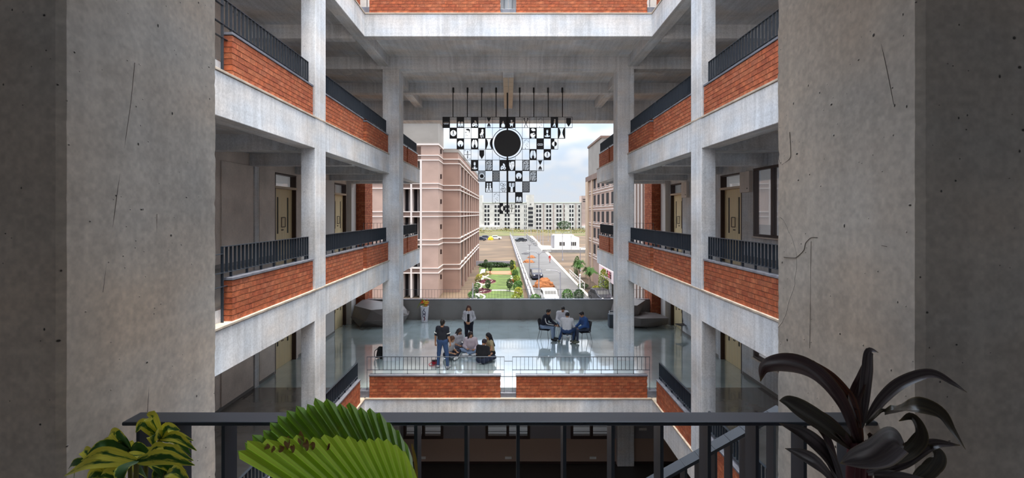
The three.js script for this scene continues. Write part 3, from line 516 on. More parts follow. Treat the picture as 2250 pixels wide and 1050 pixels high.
  for (let r = 0; r <= 9; r++) { const rowAbove = MAX(0, r - 1), n = 9 - rowAbove, e = n * bw + gap, dy = -r * bh - cyc, k = Math.abs(dy) < clear ? Math.sqrt(clear * clear - dy * dy) : 0; for (const s of SIDES) part(t, 'frame_bar', new THREE.BoxGeometry(e - k, 0.016, 0.022).translate(s * (e + k) / 2, -r * bh, 0), MAT.black); }
  for (const s of SIDES) for (let i = 0; i <= 9; i++) { const rows = i === 9 ? 9 : i + 1, x = s * (gap + (9 - i) * bw); for (const [a, b] of Math.abs(x) < clear ? [[0, cyc + Math.sqrt(clear * clear - x * x)], [cyc - Math.sqrt(clear * clear - x * x), -rows * bh]] : [[0, -rows * bh]]) if (a - b > 0.03) part(t, 'frame_bar', new THREE.BoxGeometry(0.014, a - b, 0.022).translate(x, (a + b) / 2, 0), MAT.black); }
  const cy = -1.12;
  part(t, 'pole', rod([0, 1.02, 0.03], [0, -9 * bh, 0.03], 0.032, 0.032, 12), MAT.black);
  part(t, 'disc', new THREE.CylinderGeometry(0.565, 0.565, 0.03, 64).rotateX(Math.PI / 2).translate(0, cy, 0.05), MAT.black);
  part(t, 'ring', new THREE.TorusGeometry(0.645, 0.014, 8, 72).translate(0, cy, 0.05), MAT.black);
  for (const px of [995.5, 1027, 1058.5, 1090, 1142, 1173, 1204.5, 1236]) {
    const x = (px - CX) / 51.8 + 0.04; part(t, 'hanger_rod', rod([x, 0, 0], [x, 1.16, 0], 0.02, 0.02, 8), MAT.black);
    part(t, 'hanger_bracket', new RoundedBoxGeometry(0.07, 0.22, 0.1, 1, 0.008).translate(x, 1.16, -0.1), MAT.black);
  }
}
// ---------- the land outside ----------
const G = (px, py) => { const d = (E - GROUND) * FPX / (py - CY); return [(px - CX) * d / FPX, d]; };   // where the photograph's ground point lies
const tint = (name, base, fn, size) => std({ color: hex(base), map: makeTex(512, 512, (u, v, o) => { const k = fn(u, v); o[0] = k[0]; o[1] = k[1]; o[2] = k[2]; }, true, size, size), roughness: 0.95 });
const dirt = tint('dirt', 0xffffff, (u, v) => { const n = fbm(u, v, 6, 12, 5, 201), m = fbm(u, v, 3, 5, 3, 207), k = 0.35 + 0.38 * n, g = smooth(0.55, 0.75, m) * 0.5; return [lerp(0.57, 0.4, g) * k, lerp(0.47, 0.41, g) * k, lerp(0.37, 0.27, g) * k]; }, 40);
struct('ground', bx(-320, 320, GROUND - 0.3, GROUND, 24.6, 560), dirt);
function ground(name, pts, y, mat, kind, label, cat) {
  const sh = new THREE.Shape(pts.map(([x, d]) => new THREE.Vector2(x, d))), g = new THREE.ExtrudeGeometry(sh, { depth: 0.05, bevelEnabled: false }); g.rotateX(-Math.PI / 2); g.translate(0, y - 0.05, 0);
  const o = struct(name, uvm(g), mat); if (kind) o.userData.kind = kind; if (label) o.userData = { label, category: cat, ...(kind ? { kind } : {}) }; return o;
}
const grassMat = tint('grass', 0xffffff, (u, v) => { const n = fbm(u, v, 14, 14, 4, 221), k = 0.38 + 0.42 * n; return [0.44 * k, 0.56 * k, 0.24 * k]; }, 9);
const wild = tint('wild', 0xffffff, (u, v) => { const n = fbm(u, v, 8, 24, 4, 231), m = smooth(0.4, 0.65, fbm(u, v, 4, 9, 3, 234)), k = 0.36 + 0.4 * n; return [lerp(0.5, 0.6, m) * k, lerp(0.55, 0.5, m) * k, lerp(0.26, 0.36, m) * k]; }, 60);
const road = tint('road', 0xffffff, (u, v) => { const n = fbm(u, v, 6, 6, 5, 241), k = 0.27 + 0.09 * n; return [k, k, k * 1.02]; }, 14);
const kerbMat = std({ color: hex(0xbdb8ab), roughness: 0.8 });
ground('field', [[-300, 228], [300, 228], [300, 312], [-300, 312]], GROUND + 0.06, wild);
ground('road', [G(1171, 648), G(1290, 652), G(1164, 518.5), G(1123, 518.5)].concat([]), GROUND + 0.05, road);
ground('road', [[1.5, 36], [13, 36], [13, 63], [2.9, 63]], GROUND + 0.04, road);
ground('pavement', [G(1290, 652), G(1300, 656), G(1170, 518.5), G(1164, 518.5)], GROUND + 0.12, kerbMat);
ground('pavement', [G(1180, 539), G(1300, 546), G(1300, 553), G(1192, 552)], GROUND + 0.1, kerbMat);
ground('lawn', [G(1052, 664), G(1152, 664), G(1141, 587), G(1053, 587)], GROUND + 0.06, grassMat);
ground('path', [G(1073, 603), G(1128, 604), G(1126, 596), G(1068, 597)], GROUND + 0.08, std({ color: hex(0xb5654e), roughness: 0.9 }));
ground('path', [G(1030, 664), G(1051, 664), G(1067, 592), G(1058, 592)], GROUND + 0.07, kerbMat);
const onG = (px, py, h = 0) => { const [x, d] = G(px, py); return V(x, GROUND + h, -d); };
// pale curved kerbs on the lawn
[[[1060, 611], [1067, 609], [1073, 606], [1075, 603], [1072, 600]], [[1055, 630], [1066, 626], [1077, 622], [1082, 619], [1079, 616], [1070, 612], [1062, 611]], [[1054, 629], [1060, 634]], [[1138, 629], [1128, 625], [1119, 622], [1116, 618.5], [1120, 615], [1126, 613]], [[1136, 612], [1126, 609], [1122, 609]], [[1050, 645], [1066, 641.5], [1080, 640], [1112, 640], [1132, 643], [1144, 648]], [[1056, 648], [1064, 652], [1065, 655], [1060, 659]], [[1138, 649], [1133, 653], [1135, 658]]].forEach((p, i) => {
  const o = new THREE.Mesh(tube(p.map(([a, b]) => onG(a, b, 0.08)), 0.13, 6, 40), kerbMat); o.name = numbered('lawn_kerb'); o.userData.kind = 'structure'; scene.add(shade(o));
});
// planting: leafy mounds, clipped shrubs, a hedge, all of many small leaf blades
const leafMats = { green: std({ color: hex(0x41662a), roughness: 0.8 }), dark: std({ color: hex(0x2e4a26), roughness: 0.85 }), lime: std({ color: hex(0x7d8a30), roughness: 0.8 }), purple: std({ color: hex(0x5a2038), roughness: 0.85 }), olive: std({ color: hex(0x6f6a3a), roughness: 0.9 }), yellow: std({ color: hex(0x96952f), roughness: 0.8 }), rust: std({ color: hex(0x9a5a34), roughness: 0.9 }) };
function leafCloud(n, rx, ry, rz, size, s) {       // leaves scattered over an ellipsoid resting on y = 0
  seed(s); const pos = [];
  for (let i = 0; i < n; i++) {
    const a = rr(0, 6.283), h = rr(-0.9, 1), r = Math.sqrt(1 - h * h) * Math.pow(rr(0.2, 1), 0.35), c = V(Math.cos(a) * r * rx, (h * 0.5 + 0.5) * 2 * ry * 0.98 + 0.02, Math.sin(a) * r * rz);
    const d = V(rr(-1, 1), rr(-0.6, 1), rr(-1, 1)).normalize().multiplyScalar(size * rr(0.6, 1.3)), w = V(rr(-1, 1), rr(-1, 1), rr(-1, 1)).cross(d).normalize().multiplyScalar(size * 0.32);
    const p = [c.clone().sub(d), c.clone().add(w), c.clone().add(d), c.clone().sub(w)];
    for (const k of [0, 1, 2, 0, 2, 3]) pos.push(p[k].x, Math.max(0.01, p[k].y), p[k].z);
  }
  const g = new THREE.BufferGeometry(); g.setAttribute('position', new THREE.Float32BufferAttribute(pos, 3)); g.computeVertexNormals(); return uvm(g);
}
function shrub(name, label, px, py, w, h, mat, s, group, stem = true, dep) {
  const [x, d] = G(px, py), t = thing(name, label, 'shrub', x, GROUND + 0.05, d, 0, group), lift = stem ? h * 0.22 : 0;
  part(t, 'foliage', leafCloud(Math.round(500 + 900 * Math.min(1, w * h * 0.15)), w / 2, (h - lift) / 2, (dep || w) / 2, 0.06 + 0.045 * Math.min(w, h), s).translate(0, lift, 0), mat);
  part(t, 'stem', rod([0, 0, 0], [0, h * 0.6, 0], 0.05 * Math.sqrt(h), 0.03), MAT.brown); return t;
}
shrub('clipped_shrub', 'dark clipped shrub at the near edge of the lawn, towards the pink block', 1072, 640, 0.8, 1.5, leafMats.dark, 1);
shrub('clipped_shrub', 'dark clipped shrub at the near edge of the lawn, towards the road', 1120, 641, 0.9, 1.7, leafMats.dark, 2);
shrub('clipped_shrub', 'dark slim shrub by the red path, towards the pink block', 1077, 602, 0.8, 2.0, leafMats.dark, 3);
shrub('clipped_shrub', 'dark slim shrub by the red path, towards the road', 1124.5, 602, 0.8, 2.4, leafMats.dark, 4);
shrub('clipped_shrub', 'small dark shrub behind the red path, next to the far hedge', 1067.5, 596, 0.9, 2.1, leafMats.dark, 5);
for (const [px, py, w, mat, lab] of [[1071, 620, 1.9, 'purple', 'purple flower bed inside the lawn\'s widest curve'], [1062, 641, 1.6, 'purple', 'low purple flower bed near the terrace end of the lawn'], [1068, 604, 1.4, 'olive', 'brownish flower bed beside the red path'], [1127, 619, 1.3, 'rust', 'rusty flower bed in the lawn curve near the road']]) {
  const [x, d] = G(px, py), t = thing('flower_bed', lab, 'flower bed', x, GROUND + 0.05, d); part(t, 'foliage', leafCloud(700, w * 0.7, 0.1, w * 1.2, 0.12, px), leafMats[mat]); part(t, 'soil', new THREE.CylinderGeometry(1, 1.02, 0.05, 24).scale(w * 0.68, 1, w * 1.2), MAT.mortar);
}
[[1137, 664, 'lime'], [1143, 652, 'yellow'], [1140, 641, 'green'], [1144, 631, 'green'], [1139, 622, 'lime'], [1136, 612, 'green'], [1133, 604, 'lime'], [1132, 596, 'yellow'], [1131, 589, 'lime']].forEach(([px, py, m], i) => shrub('garden_shrub', ['yellow-green', 'golden', 'mid green', 'mid green', 'lime green', 'mid green', 'lime green', 'golden', 'lime green'][i] + ' garden shrub along the road wall, ' + ['nearest to the terrace', 'second from the terrace', 'third from the terrace', 'fourth from the terrace', 'fifth from the terrace', 'sixth from the terrace', 'seventh from the terrace', 'last but one before the far hedge', 'next to the far hedge'][i], px - 4, py, 1.1, 0.9 + 0.25 * (i % 3), leafMats[m], 20 + i, 'shrubs along the road wall', false));
[[1045, 664, 'dark'], [1044, 645, 'dark'], [1049, 634, 'green'], [1050, 620, 'olive'], [1053, 613, 'yellow'], [1036, 655, 'green']].forEach(([px, py, m], i) => shrub('border_shrub', ['dark bush by the pink block, behind the terrace railing', 'dark bush by the pink block beside the pale path', 'green bush midway along the pink block', 'olive bush along the pink block, past the middle', 'yellow-green bush at the far end of the pink block', 'green bush tight against the corner of the pink block'][i], px, py, 1.0, 0.75, leafMats[m], 40 + i, 'bushes along the pink block', false));
for (const [px, py, w, h, m, lab] of [[1176, 670, 1.2, 1.2, 'green', 'leafy bush behind the terrace railing, in front of the end-on white car'], [1247, 666, 1.4, 1.6, 'green', 'green bush behind the terrace railing beside a lamp post'], [1272, 662, 1.3, 1.4, 'dark', 'dark bush behind the terrace railing near the road kerb'], [1281, 634, 1.6, 0.7, 'dark', 'low dark hedge on the verge beyond the road kerb'], [1268, 608, 1.2, 3.4, 'green', 'tall narrow shrub on the far verge beside a white post'], [1326, 655, 1.3, 3.6, 'lime', 'big lime-green bush beside the concrete terrace column'], [1311, 640, 1.3, 0.7, 'yellow', 'low yellow-green hedge before the shopfront']]) shrub('roadside_bush', lab, px, py, w, h, leafMats[m], px, 'bushes beyond the terrace', false);
{ // palm with arching fronds before the shop
  for (const [px, py, h, lab] of [[1295, 633, 3.4, 'young palm with arching fronds before the shopfront'], [1272, 612, 3.2, 'young palm on the verge beside the white post']]) {
    const [x, d] = G(px, py), t = thing('palm', lab, 'palm', x, GROUND + 0.05, d); seed(px);
    part(t, 'trunk', rod([0, 0, 0], [0, h * 0.45, 0], 0.14, 0.1), MAT.brownwall);
    for (let i = 0; i < 16; i++) { const a = i * 2.4, r = rr(0.8, 1.25), up = rr(0.6, 1.5), p = [V(0, h * 0.45, 0), V(Math.cos(a) * r * 0.5, h * 0.45 + up, Math.sin(a) * r * 0.5), V(Math.cos(a) * r, h * 0.45 + up * 0.6, Math.sin(a) * r)];
      const cv = new THREE.CatmullRomCurve3(p), gs = []; for (let k = 2; k < 14; k++) for (const e of [-1, 1]) { const q = cv.getPoint(k / 13), sd = V(-Math.sin(a), -0.5, Math.cos(a)).multiplyScalar(e * 0.34), w = cv.getTangent(k / 13).multiplyScalar(0.05); const g = new THREE.BufferGeometry().setFromPoints([q.clone().sub(w), q.clone().add(w), q.clone().add(sd).add(w.clone().multiplyScalar(3))]); g.computeVertexNormals(); gs.push(uvm(g)); }
      gs.push(tube(p, 0.025, 4, 8)); part(t, 'frond', gs, leafMats.green); }
  }
}
{ const o = struct('hedge', leafCloud(1500, 3.2, 0.5, 0.5, 0.2, 77).translate((G(1086, 588))[0], GROUND, -G(1095, 588)[1]), leafMats.dark); o.userData = { label: 'long dark clipped hedge closing the far end of the lawn', category: 'hedge', kind: 'stuff' }; }
{ const o = struct('wild_grass', merge([0, 1, 2, 3, 4, 5, 6, 7, 8, 9, 10, 11].map((i) => leafCloud(420, 16, 0.8, 4, 0.4, 300 + i).translate(-60 + i * 12 + (i % 3) * 3, GROUND, -(250 + (i * 37) % 50)))), leafMats.olive); o.userData = { label: 'scrubby olive-green growth in front of the long white building', category: 'scrub', kind: 'stuff' }; }
{ const [x, d] = [33, 292], t = thing('round_tree', 'round dark green tree before the long white building, above the white hut', 'tree', x, GROUND, d); part(t, 'crown', leafCloud(900, 4.2, 2.4, 3, 0.4, 8).translate(0, 1, 0), leafMats.dark); part(t, 'trunk', rod([0, 0, 0], [0, 2.2, 0], 0.3, 0.2), MAT.brown); }
// low walls and fences: field wall behind the lawn, the wall along the road, white fence on the other verge
struct('wall_field', [bx(-6.6, 1.6, GROUND, GROUND + 0.9, 98.5, 98.7)], MAT.greywall);
function lineFence(name, label, cat, A, B, h, n, mat, railY, post) {
  const [ax, ad] = A, [bxx, bd] = B, t = thing(name, label, cat, ax, GROUND, ad);
  for (const y of railY) wpart(t, 'rail', rod([ax, GROUND + y, -ad], [bxx, GROUND + y, -bd], post * 0.6, post * 0.6, 6), mat);
  for (let i = 0; i <= n; i++) { const x = lerp(ax, bxx, i / n), d = lerp(ad, bd, i / n); wpart(t, 'post', rod([x, GROUND, -d], [x, GROUND + h, -d], post, post, 6), mat); }
  return t;
}
{ // boundary wall along the road with open drain beside it
  const A = G(1166, 664), B = G(1121, 519), wall = [], n = V(0, 0, 0);
  const g = bx(-0.12, 0.12, 0, 0.85, 0, 1), L = Math.hypot(B[0] - A[0], B[1] - A[1]); g.scale(1, 1, L); g.rotateY(-Math.atan2(B[0] - A[0], B[1] - A[1])); g.translate(A[0], GROUND, -A[1]); struct('wall_road', uvm(g), MAT.greywall);
  const g2 = bx(0.5, 0.75, 0, 0.35, 0, 1); g2.scale(1, 1, L); g2.rotateY(-Math.atan2(B[0] - A[0], B[1] - A[1])); g2.translate(A[0], GROUND, -A[1]); struct('kerb', uvm(g2), kerbMat);
  const g3 = bx(0.12, 0.5, 0, 0.03, 0, 1); g3.scale(1, 1, L); g3.rotateY(-Math.atan2(B[0] - A[0], B[1] - A[1])); g3.translate(A[0], GROUND, -A[1]); struct('road_gutter', uvm(g3), MAT.darkfloor);
  lineFence('wire_fence', 'thin pale fence on top of the long wall beside the road', 'fence', [A[0], A[1]], [B[0], B[1]], 1.9, 24, MAT.greywall, [1.3, 1.9], 0.05);
}
lineFence('verge_fence', 'white post-and-rail fence on the verge beyond the road', 'fence', G(1284, 638), G(1252, 606), 1.1, 9, MAT.white, [0.6, 1.05], 0.05);
lineFence('roadside_rail', 'dark grey crash barrier where the road bends towards the hut', 'barrier', G(1157, 522), G(1178, 541), 1.6, 6, MAT.darkgrey, [0.8, 1.5], 0.2);
// heaps of soil on the road
function heap(label, px, py, rx, h, mat, s) {
  const [x, d] = G(px, py), t = thing('soil_heap', label, 'soil heap', x, GROUND + 0.05, d), g = new THREE.SphereGeometry(1, 32, 16, 0, 6.2832, 0, Math.PI / 2), p = g.attributes.position;
  for (let i = 0; i < p.count; i++) { const a = p.getX(i), b = p.getY(i), c = p.getZ(i), k = 1 + (fbm(a * 0.4 + 3, c * 0.4 + 5, 16, 16, 4, s) - 0.5) * 0.5; p.setXYZ(i, a * rx * k, Math.pow(Math.max(b, 0), 1.6) * h * k, c * rx * 0.9 * k); }
  g.computeVertexNormals(); part(t, 'mound', uvm(g), mat); part(t, 'spill', leafCloud(160, rx * 1.35, 0.05, rx * 1.2, 0.12, s), mat);
}
const soil = std({ color: hex(0x8f5a36), map: brickNoise, roughness: 1 }), stone = std({ color: hex(0x55555a), map: brickNoise, roughness: 1 });
heap('large orange soil heap on the road beyond the terrace wall', 1195, 631, 1.45, 1.25, soil, 1);
heap('small orange soil heap further up the road, beside the road wall', 1161, 577, 1.15, 0.65, soil, 2);
heap('smaller orange soil heap up the road, behind another one', 1168, 567, 0.9, 0.6, soil, 3);
heap('low grey rubble heap at the top of the road wall', 1155, 558.5, 0.9, 0.45, stone, 4);
// street lamps
function lamp(label, px, top, base, arms, turn = 0) {
  const [x, d] = G(px, base), h = (base - top) * d / FPX, t = thing('street_lamp', label, 'street lamp', x, GROUND, d, turn, arms === 1 ? 'single-arm street lamps' : undefined), m = std({ color: hex(0xa7a9ab), roughness: 0.5 });
  part(t, 'pole', rod([0, 0, 0], [0, h * 0.96, 0], 0.09, 0.055), MAT.greywall); part(t, 'base', new THREE.CylinderGeometry(0.16, 0.2, 0.3, 8).translate(0, 0.15, 0), MAT.greywall);
  for (let i = 0; i < arms; i++) { const e = i ? -1 : 1; part(t, 'arm', tube([[0, h * 0.9, 0], [e * 0.4, h * 0.985, 0], [e * 1.2, h, 0]], 0.045, 5, 10), MAT.greywall); part(t, 'lamp_head', new RoundedBoxGeometry(0.55, 0.1, 0.2, 1, 0.03).translate(e * 1.4, h, 0), m); }
}
lamp('tall twin-arm street lamp standing before the large soil heap', 1184, 552, 637, 2);
lamp('slim twin-arm street lamp beside the dark parked car on the road', 1163.5, 533, 611, 2);
lamp('street lamp with one long arm reaching over the road, close to the terrace', 1231, 594, 668, 1, Math.PI);
lamp('twin-arm street lamp in front of the white hut', 1236, 510, 572, 2);
lamp('twin-arm street lamp on the dry ground past the hut', 1275, 542, 596, 2);
lamp('plain grey pole at the edge of the lawn beside the pink block', 1039, 620, 668, 0);
let li = 0; const ORD = 'first,second,third,fourth,fifth,sixth,seventh,eighth,ninth,tenth,eleventh'.split(',');
for (const [px, b] of [[1127, 530], [1153, 528], [1159, 531], [1167, 527], [1181, 541], [1187, 543], [1193, 544], [1204.5, 530], [1211, 549], [1221, 531], [1255, 553]]) lamp('distant pale one-armed street lamp, ' + ORD[li++] + ' from the pink block in the upper-road row', px, 503.5, b, 1, px % 2 > 1 ? 0 : Math.PI);
{ const [x, d] = G(1274.5, 642), t = thing('white_post', 'stout white post at the end of the white verge fence', 'post', x, GROUND, d); part(t, 'shaft', rod([0, 0, 0], [0, 2.3, 0], 0.1, 0.1, 10), MAT.white); part(t, 'cap', new THREE.SphereGeometry(0.13, 10, 8).translate(0, 2.32, 0), MAT.white); }
// vehicles
function car(label, px, py, turn, paint, van) {
  const [x, d] = G(px, py), t = thing(van ? 'van' : 'car', label, van ? 'van' : 'car', x, GROUND + 0.05, d, turn), L = van ? 2.2 : 2.05, H = van ? 1.75 : 1.42, prof = van ? [[-2.2, 0.35], [-2.2, 1.5], [-2.05, 1.75], [1.2, 1.75], [1.8, 1.05], [2.2, 0.95], [2.2, 0.35]] : [[-2.05, 0.35], [-2.1, 0.85], [-1.8, 0.95], [-1.25, 1.4], [0.35, 1.42], [1.05, 0.95], [2.0, 0.8], [2.1, 0.35]];
  const sh = new THREE.Shape(prof.map((p) => new THREE.Vector2(...p))); part(t, 'body', uvm(new THREE.ExtrudeGeometry(sh, { depth: 1.5, bevelEnabled: true, bevelSize: 0.08, bevelThickness: 0.08, bevelSegments: 2 }).translate(0, 0, -0.75)), paint);
  const gl = std({ color: hex(0x1d2228), roughness: 0.5 });
  const wp = van ? [[-1.9, 1.15], [-1.9, 1.6], [1.15, 1.6], [1.55, 1.15]] : [[-1.5, 1.0], [-1.15, 1.33], [0.3, 1.34], [0.85, 1.0]];
  for (const e of [-1, 1]) part(t, 'side_window', uvm(new THREE.ExtrudeGeometry(new THREE.Shape(wp.map((p) => new THREE.Vector2(...p))), { depth: 0.03, bevelEnabled: false }).translate(0, 0, e > 0 ? 0.82 : -0.85)), gl);
  part(t, 'windscreen', uvm(new THREE.BoxGeometry(0.04, 0.6, 1.35).rotateZ(van ? 0.7 : 0.95).translate(van ? 1.53 : 0.78, van ? 1.42 : 1.22, 0)), gl);
  if (!van) part(t, 'rear_window', uvm(new THREE.BoxGeometry(0.04, 0.55, 1.3).rotateZ(-0.88).translate(-1.56, 1.2, 0)), gl);
  for (const e of [-1, 1]) for (const w of [-1.3, 1.3]) { const wh = part(t, 'wheel', new THREE.TorusGeometry(0.24, 0.1, 10, 20).translate(w, 0.34, e * 0.78), MAT.black); part(wh, 'hub', new THREE.CylinderGeometry(0.16, 0.16, 0.12, 12).rotateX(Math.PI / 2).translate(w, 0.34, e * 0.78), MAT.chrome); }
  for (const e of [-1, 1]) part(t, 'headlamp', new THREE.SphereGeometry(0.1, 8, 6).scale(0.5, 0.8, 1.4).translate(van ? 2.27 : 2.13, 0.75, e * 0.55), MAT.white);
}
car('dark car parked on the road beyond the orange soil heap', 1178, 612, -1.5, std({ color: hex(0x1d1c2c), roughness: 0.25 }));
car('dark car with pale roof parked beyond the terrace, next to the lime-green bush', 1320, 664, -1.4, std({ color: hex(0x2a2b33), roughness: 0.25 }));
car('white car seen end-on behind the bushes beyond the terrace railing', 1207, 664, -1.5, MAT.white);
car('small dark car far up the road by the crash barrier', 1145, 531, 0.5, std({ color: hex(0x2c3038), roughness: 0.3 }));
car('dark blue car at the edge of the far dry field', 1056, 529, 0, std({ color: hex(0x232a3a), roughness: 0.3 }));
car('grey car in the far field between a dark car and the yellow tarpaulin', 1068, 525, 0, std({ color: hex(0x55586a), roughness: 0.3 }));
car('white car in the far field beyond the yellow tarpaulin', 1090, 526, 0, MAT.white);
{ const [x, d] = G(1078, 527), t = thing('tarpaulin_heap', 'bright yellow tarpaulin heap in the far dry field', 'tarpaulin', x, GROUND, d), g = new THREE.SphereGeometry(1, 20, 10, 0, 6.2832, 0, Math.PI / 2), p = g.attributes.position; for (let i = 0; i < p.count; i++) { const k = 1 + (hash2(i, 3, 1) - 0.5) * 0.25; p.setXYZ(i, p.getX(i) * 1.0 * k, p.getY(i) * 1.35 * k, p.getZ(i) * 0.9 * k); } g.computeVertexNormals(); part(t, 'sheet', uvm(g), std({ color: hex(0xf2d400), roughness: 0.7 })); part(t, 'rope', new THREE.TorusGeometry(1.0, 0.03, 6, 24).rotateX(Math.PI / 2).translate(0, 0.5, 0), MAT.brown); }

// ---------- buildings outside ----------
const pinkNoise = makeTex(256, 256, (u, v, o) => { const k = 0.86 + 0.2 * fbm(u, v, 4, 6, 5, 261); o[0] = o[1] = o[2] = k; }, true, 9, 9);
const pink = std({ color: hex(0xb69b8f), map: pinkNoise }), pinkDeep = std({ color: hex(0x9e8073), map: pinkNoise }), cream = std({ color: hex(0x9a948e), map: pinkNoise }), bandM = std({ color: hex(0xd4cac5), roughness: 0.7 }), slabPink = std({ color: hex(0x80695f), map: pinkNoise }), darkglass = std({ color: hex(0x1a1418), roughness: 0.9 });
{
  const b = thing('pink_block', 'tall pink block with double white bands and deep slots, left of the hanging screen', 'building', -12, GROUND, 70);
  const wp = (n, g, m) => wpart(b, n, g, m);
  wp('wall', [bx(-10.85, -8.7, GROUND, 17.5, 61, 62.5), bx(-17, -14.4, GROUND, 17.5, 61, 62.5), bx(-26, -20.2, GROUND, 17.5, 61, 62.5), bx(-26, -8.7, GROUND, 17.5, 62.5, 66)], pink);
  wp('parapet', bx(-26, -8.7, 17.5, 20.7, 61, 66), cream);
  wp('cornice', [bx(-26.1, -8.6, 17.45, 17.65, 60.9, 66), bx(-26.1, -8.55, 20.6, 20.8, 60.85, 66.1)], bandM);
  wp('rear_wing', [bx(-26, -6.7, GROUND, 17.3, 65.4, 108)], pinkDeep);
  wp('roof_parapet', bx(-26, -6.66, 17.1, 17.6, 65.36, 108.1), cream);
  for (let k = 0; k < 5; k++) {
    const y = 1.9 + 3.5 * k;
    for (const e of [-0.3, 0.3]) wp('string_course', [bx(-26, -8.62, y + e - 0.06, y + e + 0.06, 60.93, 66), bx(-8.7, -6.6, y + e - 0.06, y + e + 0.06, 65.32, 66), bx(-6.75, -6.42, y + e - 0.07, y + e + 0.07, 65.4, 108)], bandM);
    wp('floor_band', [bx(-20.2, -17, y - 0.28, y + 0.28, 61.05, 61.4), bx(-14.4, -10.85, y - 0.28, y + 0.28, 61.05, 61.4)], slabPink);
  }
  for (let k = 0; k < 5; k++) { // slots: windows set back between fins
    const y0 = GROUND + 0.1 + 3.5 * k, y1 = k === 4 ? 15.6 : y0 + 3.1;
    for (const [a, c] of [[-14.3, -13.2], [-13.1, -12.0], [-11.9, -10.95], [-20.1, -18.6], [-18.5, -17.1]]) { const w = wp('window', bx(a, c, y0, y1, 62.3, 62.48), darkglass); const g = bx((a + c) / 2 - 0.05, (a + c) / 2 + 0.05, y0, y1, 62.2, 62.3); g.translate(12, -GROUND, 70); part(w, 'mullion', g, bandM); }
    for (let i = 0; i < 8; i++) { const d0 = 67.8 + i * 5.2; const w = wp('window', bx(-6.78, -6.66, y0 + 0.15, y1 + 0.02, d0, d0 + 2.6), darkglass); const g = bx(-6.7, -6.62, y0 + 0.15, y1, d0 + 1.2, d0 + 1.3); g.translate(12, -GROUND, 70); part(w, 'mullion', g, bandM); }
  }
  for (const x of [-13.15, -12.05, -20.15, -18.55, -17.05, -14.35]) wp('fin', rbx(x - 0.11, x + 0.11, GROUND, 15.7, 60.9, 62.3, 0.02), bandM);
  wp('corner_strip', bx(-10.98, -10.72, GROUND, 15.7, 60.92, 62), bandM);
  for (let i = 0; i < 9; i++) wp('fin', bx(-6.72, -6.48, GROUND, 15.7, 65.5 + i * 5.2, 67.6 + i * 5.2), pinkDeep);
  for (let k = 0; k < 6; k++) wp('waste_spout', bx(-8.72, -8.5, 0.6 + 3.2 * k, 1.2 + 3.2 * k, 62.7, 62.9), MAT.brown);
}
{
  const b = thing('beige_block', 'beige and pink block with window rows and a ground-floor shop, right of the white hut', 'building', 16, GROUND, 60);
  const wp = (n, g, m) => wpart(b, n, g, m);
  wp('wall', [bx(13, 24, GROUND, 14.2, 56, 81)], pink);
  wp('tower', [bx(13.1, 20, 14.2, 19.8, 69, 80.5)], cream);
  wp('cornice', [bx(12.75, 24, 14.1, 14.9, 56, 81.3), bx(12.95, 20.1, 19.6, 19.9, 68.9, 80.6)], slabPink);
  wp('corner_pilaster', [rbx(12.7, 13.2, GROUND, 14.1, 78.9, 81.1, 0.04), rbx(12.8, 13.1, GROUND, 14.1, 75.4, 76.2, 0.04)], std({ color: hex(0xd0b79f), map: pinkNoise }));
  for (let k = 0; k < 5; k++) {
    const y = 2.4 + 2.45 * k;
    for (const e of [-0.2, 0.2]) wp('string_course', bx(12.92, 13.1, y + e - 0.05, y + e + 0.05, 56, 78.9), bandM);
    for (let i = 0; i < 6; i++) { const d0 = 57.2 + i * 3.2; const w = wp('window', bx(12.96, 13.1, y + 0.45, y + 1.95, d0, d0 + 1.5), darkglass); const g = bx(12.9, 12.98, y + 0.4, y + 0.47, d0 - 0.1, d0 + 1.6); g.translate(-16, -GROUND, 60); part(w, 'window_sill', g, bandM); }
  }
  wp('shop_fascia', rbx(12.6, 13, 0.45, 1.95, 57.5, 68.4, 0.04), std({ color: hex(0xf0d9dc), roughness: 0.7 }));
  const red = std({ color: hex(0xc2374f), roughness: 0.6 }), dark = std({ color: hex(0x5a3038), roughness: 0.6 });
  seed(44); for (let i = 0, d = 65.9; i < 9; i++) { const w = rr(0.3, 0.5); if (i !== 4) wp('fascia_letter', [bx(12.56, 12.6, 0.95, 1.75, d, d + 0.12), bx(12.56, 12.6, i % 2 ? 1.6 : 0.95, i % 2 ? 1.75 : 1.1, d - w, d + 0.05), bx(12.56, 12.6, 1.28, 1.42, d - w, d), ...(i % 3 ? [bx(12.56, 12.6, 0.95, 1.75, d - w, d - w + 0.12)] : [])], i % 3 === 2 ? dark : red); d -= 0.66; }
  for (const d of [67.6, 61.0, 57.8]) wp('shop_column', rbx(12.55, 12.85, GROUND, 0.45, d, d + 0.35, 0.02), MAT.white);
  wp('shop_opening', bx(12.97, 13.05, GROUND, 0.4, 58.2, 66.2), MAT.black);
  wp('shop_door', [bx(12.94, 13.02, GROUND, 0.35, 66.3, 67.5)], MAT.greywall);
}
{
  const b = thing('ribbed_block', 'pale block with close upright ribs, seen past the brick pier on the empty chair\'s side', 'building', 16, GROUND, 46);
  wpart(b, 'wall', bx(13.4, 24, GROUND, 15, 38, 53), cream);
  for (let i = 0; i < 24; i++) wpart(b, 'rib', bx(13.2, 13.42, GROUND + 0.2, 14.8, 38.2 + i * 0.62, 38.45 + i * 0.62), i % 2 ? bandM : slabPink);
}
